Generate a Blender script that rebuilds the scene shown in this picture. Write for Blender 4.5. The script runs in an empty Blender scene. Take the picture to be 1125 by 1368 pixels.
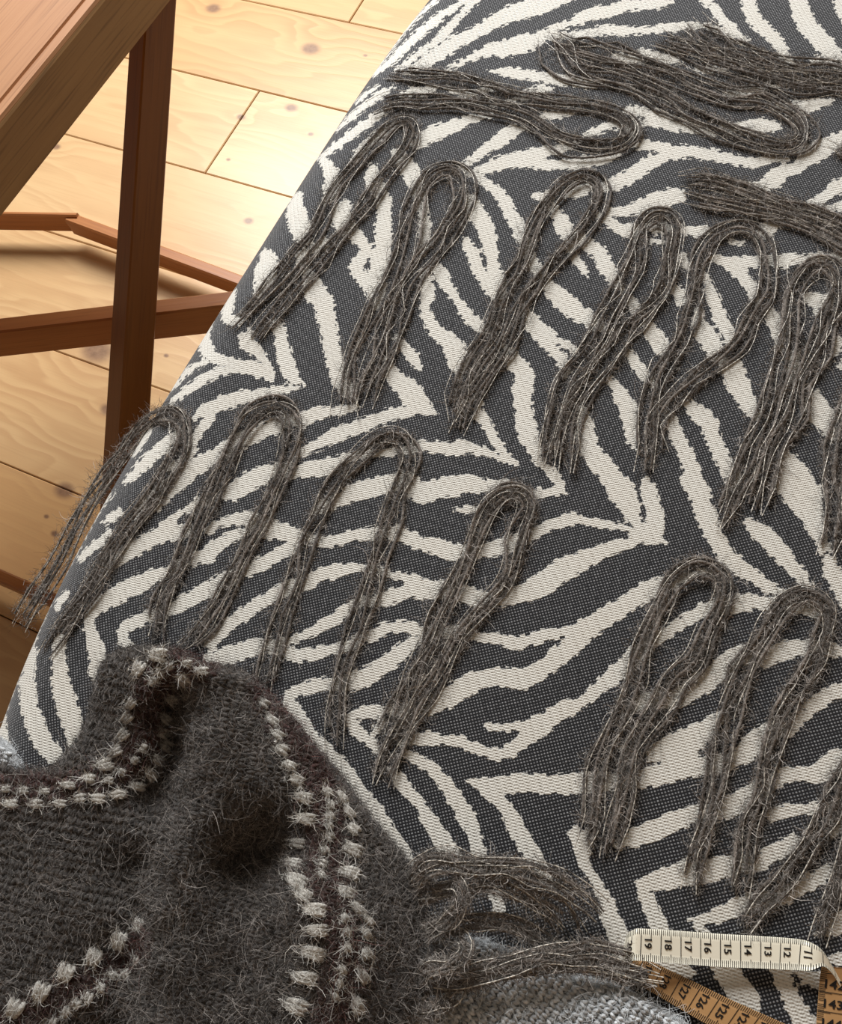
import bpy, math, random
import numpy as np
from mathutils import Vector, Matrix

rng = np.random.default_rng(7)
random.seed(7)
S = bpy.context.scene
COL = S.collection

# ------------------------------------------------------------------ camera
F_PX, TH, PH = 1200.0, math.radians(24.5), math.radians(18.0)
ZT = 0.46                      # height of the bench cushion
CAMZ = 0.967                   # height of the camera above the floor
UP0, UP1 = -math.sin(PH), -math.cos(PH)
cx_, sx_ = math.cos(TH), math.sin(TH)
ax = Vector((-UP1, UP0 * cx_, UP0 * sx_))
ay = Vector((-UP0, -UP1 * cx_, -UP1 * sx_))
az = Vector((0, -sx_, cx_))
cam_d = bpy.data.cameras.new('camera')
cam_d.sensor_fit = 'HORIZONTAL'
cam_d.sensor_width = 36.0
cam_d.lens = 36.0 * F_PX / 1125.0
cam_d.clip_start = 0.02
cam = bpy.data.objects.new('camera', cam_d)
COL.objects.link(cam)
M = Matrix((ax, ay, az)).transposed().to_4x4()
M.translation = Vector((0, 0, CAMZ))
cam.matrix_world = M
S.camera = cam

# ------------------------------------------------------------------ light
world = bpy.data.worlds.new('world')
S.world = world
world.use_nodes = True
bg = world.node_tree.nodes['Background']
bg.inputs[0].default_value = (1.0, 0.87, 0.71, 1)
bg.inputs[1].default_value = 0.20


def area_light(name, loc, target, sx, sy, power, color):
    d = bpy.data.lights.new(name, 'AREA')
    d.shape = 'RECTANGLE'
    d.size, d.size_y = sx, sy
    d.energy = power
    d.color = color
    o = bpy.data.objects.new(name, d)
    COL.objects.link(o)
    o.location = loc
    o.rotation_euler = (Vector(target) - Vector(loc)).to_track_quat('-Z', 'Y').to_euler()
    return o


area_light('window_daylight', (0.16, 1.95, 1.42), (0.0, 0.42, 0.3), 0.85, 0.85, 63, (0.97, 0.985, 1.0))

S.view_settings.view_transform = 'Standard'
S.view_settings.look = 'None'
S.view_settings.gamma = 1.0
S.view_settings.use_curve_mapping = False
S.view_settings.exposure = 0.0

# direction of the floor boards
BA = math.radians(-41.1)
BD = (math.cos(BA), math.sin(BA))
BN = (-math.sin(BA), math.cos(BA))

# ------------------------------------------------------------------ helpers
def ray(px, py):
    x = np.asarray(px, float) - 562.5
    y = np.asarray(py, float) - 684.0
    u = x * UP0 + y * UP1
    r = x * (-UP1) + y * UP0
    return np.stack([r, u * cx_ + F_PX * sx_, u * sx_ - F_PX * cx_], -1)


def at(px, py, z):
    """point of the scene at height z seen at a position of the photograph"""
    d = ray(px, py)
    t = (np.asarray(z, float) - CAMZ) / d[..., 2]
    p = d * t[..., None]
    p[..., 2] += CAMZ
    return p


AX, AY, AZ = np.array(ax), np.array(ay), np.array(az)


def project(P):
    q = np.asarray(P, float) - np.array([0, 0, CAMZ])
    zc = -(q @ AZ)
    return 562.5 + F_PX * (q @ AX) / zc, 684.0 - F_PX * (q @ AY) / zc


def tag(o, label=None, cat=None, group=None, kind=None):
    for k, v in (('label', label), ('category', cat), ('group', group), ('kind', kind)):
        if v:
            o[k] = v
    return o


def empty(name, loc=(0, 0, 0)):
    o = bpy.data.objects.new(name, None)
    o.location = loc
    o.empty_display_size = 0.02
    COL.objects.link(o)
    return o


def world_loc(o):
    p = np.zeros(3)
    while o is not None:
        p = p + np.array(o.location)
        o = o.parent
    return p


def mesh_obj(name, V, Fc, mat, parent=None, attrs=None, smooth=True, origin=None):
    """V n x 3 in world space; Fc either a k x 3/4 array or a list of index lists"""
    V = np.asarray(V, np.float32)
    o_ = np.zeros(3, np.float32)
    if parent is not None:
        o_ = np.array(world_loc(parent), np.float32)
    elif origin is not None:
        o_ = np.array(origin, np.float32)
    me = bpy.data.meshes.new(name)
    V = V - o_
    if isinstance(Fc, np.ndarray):
        k = Fc.shape[1]
        me.vertices.add(len(V))
        me.vertices.foreach_set('co', np.ascontiguousarray(V.ravel()))
        me.loops.add(Fc.size)
        me.loops.foreach_set('vertex_index', np.ascontiguousarray(Fc.ravel().astype(np.int32)))
        me.polygons.add(len(Fc))
        me.polygons.foreach_set('loop_start', np.arange(0, Fc.size, k, dtype=np.int32))
        me.polygons.foreach_set('loop_total', np.full(len(Fc), k, np.int32))
        me.update(calc_edges=True)
    else:
        me.from_pydata([tuple(map(float, v)) for v in V], [], Fc)
        me.update()
    if smooth:
        me.polygons.foreach_set('use_smooth', np.ones(len(me.polygons), bool))
    for nm, (ty, arr) in (attrs or {}).items():
        a = me.attributes.new(nm, ty, 'POINT')
        arr = np.ascontiguousarray(np.asarray(arr, np.float32).ravel())
        a.data.foreach_set({'FLOAT': 'value', 'FLOAT_VECTOR': 'vector', 'FLOAT_COLOR': 'color'}[ty], arr)
    if mat is not None:
        me.materials.append(mat)
    o = bpy.data.objects.new(name, me)
    COL.objects.link(o)
    if parent is not None:
        o.parent = parent
    elif origin is not None:
        o.location = origin
    return o


def catmull(P, n=6, closed=False):
    P = np.asarray(P, float)
    if len(P) < 3:
        t = np.linspace(0, 1, n + 1)[:, None]
        return P[0] * (1 - t) + P[-1] * t
    Q = np.vstack([2 * P[0] - P[1], P, 2 * P[-1] - P[-2]])
    out = []
    t = (np.arange(n) / n)[:, None]
    for i in range(1, len(Q) - 2):
        a, b, c, d = Q[i - 1], Q[i], Q[i + 1], Q[i + 2]
        out.append(0.5 * (2 * b + (c - a) * t + (2 * a - 5 * b + 4 * c - d) * t ** 2 + (3 * b - a - 3 * c + d) * t ** 3))
    out.append(P[-1:])
    return np.vstack(out)


def resample(P, step):
    d = np.r_[0, np.cumsum(np.linalg.norm(np.diff(P[:, :3], axis=0), axis=1))]
    n = max(3, int(d[-1] / step) + 1)
    s = np.linspace(0, d[-1], n)
    return np.stack([np.interp(s, d, P[:, k]) for k in range(P.shape[1])], 1), s


def box_between(a, b, up, w, h, bevel=0.0):
    """bar from a to b; w across, h along up; returns verts and faces with chamfered long edges"""
    a, b = np.array(a, float), np.array(b, float)
    t = (b - a) / np.linalg.norm(b - a)
    up = np.array(up, float)
    up = up - t * (up @ t)
    up /= np.linalg.norm(up)
    sd = np.cross(t, up)
    c = bevel
    w2 = np.broadcast_to(np.atleast_1d(w), (2,)) / 2
    h2 = np.broadcast_to(np.atleast_1d(h), (2,)) / 2
    V = []
    for p, x, y in ((a, w2[0], h2[0]), (b, w2[1], h2[1])):
        for (i, j) in ((x - c, y), (x, y - c), (x, -y + c), (x - c, -y), (-x + c, -y), (-x, -y + c), (-x, y - c), (-x + c, y)):
            V.append(p + sd * i + up * j)
    Fc = [[i, (i + 1) % 8, 8 + (i + 1) % 8, 8 + i] for i in range(8)] + [list(range(7, -1, -1)), list(range(8, 16))]
    return np.array(V), Fc


# ------------------------------------------------------------------ materials
class N:
    def __init__(s, name):
        s.m = bpy.data.materials.new(name)
        s.m.use_nodes = True
        s.t = s.m.node_tree
        s.b = s.t.nodes['Principled BSDF']

    def n(s, ty, **kw):
        x = s.t.nodes.new(ty)
        for k, v in kw.items():
            setattr(x, k, v)
        return x

    def val(s, x, sock):
        if hasattr(x, 'is_linked') or hasattr(x, 'links'):
            s.t.links.new(x, sock)
        elif x is not None:
            sock.default_value = x

    def math(s, op, a, b=None, c=None, clamp=False):
        x = s.n('ShaderNodeMath', operation=op, use_clamp=clamp)
        for i, v in enumerate((a, b, c)):
            s.val(v, x.inputs[i])
        return x.outputs[0]

    def vmath(s, op, a, b=None):
        x = s.n('ShaderNodeVectorMath', operation=op)
        s.val(a, x.inputs[0])
        s.val(b, x.inputs[1])
        return x.outputs[1] if op in ('LENGTH', 'DISTANCE', 'DOT_PRODUCT') else x.outputs[0]

    def attr(s, name, out=2):
        return s.n('ShaderNodeAttribute', attribute_name=name).outputs[out]

    def noise(s, vec, scale, detail=2.0, rough=0.5, dist=0.0):
        x = s.n('ShaderNodeTexNoise')
        s.val(vec, x.inputs['Vector'])
        x.inputs['Scale'].default_value = scale
        x.inputs['Detail'].default_value = detail
        x.inputs['Roughness'].default_value = rough
        x.inputs['Distortion'].default_value = dist
        return x.outputs['Fac']

    def mapr(s, v, a, b, c=0.0, d=1.0, smooth=False):
        x = s.n('ShaderNodeMapRange')
        if smooth:
            x.interpolation_type = 'SMOOTHSTEP'
        s.val(v, x.inputs[0])
        for i, k in enumerate((a, b, c, d)):
            s.val(k, x.inputs[i + 1])
        return x.outputs[0]

    def mix(s, f, a, b, blend='MIX'):
        x = s.n('ShaderNodeMix', data_type='RGBA', blend_type=blend)
        s.val(f, x.inputs['Factor'])
        for v, k in ((a, 6), (b, 7)):
            s.val((*v, 1) if isinstance(v, tuple) and len(v) == 3 else v, x.inputs[k])
        return x.outputs[2]

    def comb(s, x, y, z=0.0):
        c = s.n('ShaderNodeCombineXYZ')
        for i, v in enumerate((x, y, z)):
            s.val(v, c.inputs[i])
        return c.outputs[0]

    def sep(s, v):
        c = s.n('ShaderNodeSeparateXYZ')
        s.val(v, c.inputs[0])
        return c.outputs

    def bump(s, h, dist, strength=1.0):
        b = s.n('ShaderNodeBump')
        b.inputs['Distance'].default_value = dist
        b.inputs['Strength'].default_value = strength
        s.val(h, b.inputs['Height'])
        s.t.links.new(b.outputs[0], s.b.inputs['Normal'])

    def done(s, color, rough=0.7, spec=0.3, sheen=0.0):
        s.val((*color, 1) if isinstance(color, tuple) else color, s.b.inputs['Base Color'])
        s.val(rough, s.b.inputs['Roughness'])
        s.b.inputs['Specular IOR Level'].default_value = spec
        if sheen:
            s.b.inputs['Sheen Weight'].default_value = sheen
            s.b.inputs['Sheen Roughness'].default_value = 0.5
        return s.m


def mat_zebra():
    g = N('zebra_weave')
    uv = g.attr('weave', 1)
    u, v, _ = g.sep(uv)
    P = 0.00170
    k = 2 * math.pi / P
    wob = g.noise(uv, 260, 2)
    wu = g.math('MULTIPLY_ADD', wob, 1.6, g.math('MULTIPLY', u, k))
    wv = g.math('MULTIPLY_ADD', wob, -1.6, g.math('MULTIPLY', v, k))
    cu = g.math('MULTIPLY_ADD', g.math('COSINE', wu), 0.5, 0.5)
    cv = g.math('MULTIPLY_ADD', g.math('COSINE', wv), 0.5, 0.5)
    dots = g.math('MULTIPLY', cu, cv)
    nf = g.noise(uv, 900, 1)
    dots2 = g.math('MULTIPLY', g.mapr(dots, 0.18, 0.75), g.mapr(g.noise(uv, 640, 1), 0.3, 0.7, 0.25, 1.35))
    dark = g.mix(dots2, (0.0115, 0.0115, 0.0130), (0.29, 0.29, 0.295))
    # white satin face: fine slanted floats
    lines = g.math('MULTIPLY_ADD', g.math('SINE', g.math('ADD', g.math('MULTIPLY', u, k * 0.55), g.math('MULTIPLY', wv, 1.0))), 0.5, 0.5)
    lines = g.math('MULTIPLY', lines, g.mapr(nf, 0.2, 0.8, 0.4, 1.2))
    white = g.mix(g.mapr(lines, 0.45, 1.0), (0.74, 0.715, 0.65), (0.44, 0.41, 0.35))
    white = g.mix(g.mapr(g.noise(uv, 35, 3), 0.35, 0.75, 0, 0.16), white, (0.62, 0.53, 0.42))
    # stripe edge that steps from thread to thread
    vor = g.n('ShaderNodeTexWhiteNoise', noise_dimensions='2D')
    sn = g.vmath('SNAP', g.vmath('ADD', uv, (3.0, 3.0, 0.0)), (0.0031, 0.0021, 1.0))
    g.val(sn, vor.inputs['Vector'])
    jag = g.math('MULTIPLY_ADD', vor.outputs['Value'], 5.0, -2.5)
    jag = g.math('ADD', jag, g.math('MULTIPLY_ADD', g.noise(uv, 330, 2), 5.0, -2.5))
    pat = g.math('ADD', g.attr('stripe'), jag)
    fac = g.mapr(pat, -1.3, -0.3)
    col = g.mix(fac, dark, white)
    h = g.math('ADD', g.math('MULTIPLY', dots, 0.6), g.math('MULTIPLY', fac, g.math('MULTIPLY_ADD', lines, -0.5, 0.9)))
    g.bump(h, 0.0005, 0.75)
    return g.done(col, 0.86, 0.18, 0.25)


def mat_wood(name, c0, c1, c2, grain=1.0, rough=0.42, spec=0.4):
    g = N(name)
    co = g.n('ShaderNodeTexCoord').outputs['Object']
    p = g.attr('grain', 1)
    a = g.vmath('MULTIPLY', p, (3.0 * grain, 60.0, 60.0))
    n1 = g.noise(a, 1.0, 4, 0.6, 0.4)
    n2 = g.noise(g.vmath('MULTIPLY', p, (14.0, 420.0, 420.0)), 1.0, 2, 0.5)
    c = g.mix(g.mapr(n1, 0.3, 0.7), c0, c1)
    c = g.mix(g.mapr(n2, 0.52, 0.72, 0, 0.55), c, c2)
    g.bump(n2, 0.0004, 0.3)
    return g.done(c, rough, spec)


KNOTS = [(415, 65, 17, 8), (285, 11, 12, 14), (488, 74, 4, 4), (389, 144, 11, 5), (415, 179, 5, 4), (322, 156, 5, 8), (332, 295, 8, 5), (130, 468, 26, 16),
         (144, 547, 8, 12), (86, 655, 15, 13), (62, 690, 4, 4), (73, 713, 6, 6), (222, 475, 4, 4), (75, 196, 8, 5), (305, 213, 4, 4)]


def mat_pine():
    g = N('pine_boards')
    p = g.attr('grain', 1)            # x along the board, y across, metres, with a shift of its own per board
    u, v, w = g.sep(p)
    wp = g.n('ShaderNodeNewGeometry').outputs['Position']
    wx, wy, _ = g.sep(wp)
    # knots: centres on the floor, the grain bends round them
    bend = None
    core = None
    for i, (kx, ky, rx, ry) in enumerate(KNOTS):
        c = at(kx, ky, 0.0)
        r = max(rx, ry) * 1.05 / 1200.0
        dx = g.math('SUBTRACT', wx, float(c[0]))
        dy = g.math('SUBTRACT', wy, float(c[1]))
        al = g.math('ADD', g.math('MULTIPLY', dx, BD[0]), g.math('MULTIPLY', dy, BD[1]))
        ac = g.math('ADD', g.math('MULTIPLY', dx, -BD[1]), g.math('MULTIPLY', dy, BD[0]))
        d = g.math('SQRT', g.math('ADD', g.math('POWER', g.math('MULTIPLY', al, 0.75), 2.0), g.math('POWER', ac, 2.0)))
        kk = g.mapr(d, r * 0.35, r * 1.15, 1.0, 0.0, True)
        bb = g.mapr(d, 0.0, r * 4.5, 1.0, 0.0, True)
        bb = g.math('MULTIPLY', bb, 0.6 * r / 0.015)
        core = kk if core is None else g.math('MAXIMUM', core, kk)
        bend = bb if bend is None else g.math('MAXIMUM', bend, bb)
    wave = g.noise(g.comb(g.math('MULTIPLY', u, 2.2), g.math('MULTIPLY', v, 9.0), w), 1.0, 3, 0.5)
    ph = g.math('MULTIPLY_ADD', wave, 2.1, g.math('MULTIPLY', v, 7.0))
    ph = g.math('ADD', ph, g.math('MULTIPLY', bend, 0.55))
    ring = g.math('FRACT', g.math('MULTIPLY', ph, 5.2))
    line = g.math('MULTIPLY', g.mapr(ring, 0.0, 0.78, 0, 1, True), g.mapr(ring, 0.84, 1.0, 1, 0, True))
    fade = g.mapr(g.noise(g.comb(g.math('MULTIPLY', u, 1.5), g.math('MULTIPLY', v, 14.0), w), 1.0, 2), 0.3, 0.7, 0.12, 1.0)
    line = g.math('MULTIPLY', line, fade)
    fine = g.noise(g.comb(g.math('MULTIPLY', u, 12.0), g.math('MULTIPLY', v, 420.0), w), 1.0, 2)
    tone = g.noise(g.comb(g.math('MULTIPLY', u, 1.0), g.math('MULTIPLY', v, 5.0), w), 1.0, 2)
    tone = g.math('ADD', g.math('MULTIPLY', tone, 0.6), g.math('MULTIPLY', g.attr('tone'), 0.5))
    c = g.mix(g.mapr(tone, 0.25, 0.75), (0.68, 0.475, 0.255), (0.55, 0.325, 0.14))
    c = g.mix(g.math('MULTIPLY', line, 0.45), c, (0.40, 0.20, 0.085))
    c = g.mix(g.mapr(fine, 0.5, 0.75, 0, 0.22), c, (0.42, 0.24, 0.11))
    kcol = g.mix(g.noise(wp, 170, 2), (0.10, 0.045, 0.03), (0.30, 0.17, 0.10))
    c = g.mix(g.math('MULTIPLY', core, 0.85), c, kcol)
    g.bump(g.math('ADD', fine, line), 0.0003, 0.25)
    return g.done(c, 0.36, 0.45)


def mat_yarn(name, lo, hi, sc=700):
    g = N(name)
    p = g.n('ShaderNodeTexCoord').outputs['Object']
    n1 = g.noise(p, sc, 3, 0.6)
    n2 = g.noise(p, 60, 2)
    c = g.mix(g.mapr(g.math('MULTIPLY_ADD', n2, 0.5, g.math('MULTIPLY', n1, 0.6)), 0.38, 0.72), lo, hi)
    g.bump(n1, 0.0006, 0.9)
    return g.done(c, 0.92, 0.08, 0.3)


def mat_hair(name):
    g = N(name)
    c = g.attr('tint', 0)
    return g.done(c, 0.6, 0.22)


def mat_lurex():
    g = N('silver_thread')
    t = g.attr('len')
    s = g.math('FRACT', g.math('MULTIPLY', t, 330.0))
    wv = g.noise(g.comb(g.math('MULTIPLY', t, 120.0), 0.0, 0.0), 1.0, 2)
    on = g.math('MULTIPLY', g.mapr(s, 0.15, 0.45, 0.35, 1.0), g.mapr(wv, 0.36, 0.56))
    c = g.mix(on, (0.06, 0.052, 0.047), (0.86, 0.79, 0.68))
    g.b.inputs['Metallic'].default_value = 0.1
    return g.done(c, 0.35, 0.6)


def mat_vcol(name, rough=0.9, sc=500.0, amp=0.5, sheen=0.2):
    g = N(name)
    c = g.attr('tint', 0)
    p = g.n('ShaderNodeTexCoord').outputs['Object']
    n = g.noise(p, sc, 3, 0.65)
    c = g.mix(g.mapr(n, 0.4, 0.75, 0, amp), c, (0.20, 0.185, 0.17))
    g.bump(n, 0.0012, 0.9)
    return g.done(c, rough, 0.05, sheen)


def mat_plain(name, col, rough=0.5, spec=0.3, sc=0, amp=0.0, col2=None):
    g = N(name)
    c = col
    if sc:
        p = g.n('ShaderNodeTexCoord').outputs['Object']
        c = g.mix(g.mapr(g.noise(p, sc, 3), 0.35, 0.7, 0, amp), col, col2)
    return g.done(c, rough, spec)
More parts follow.
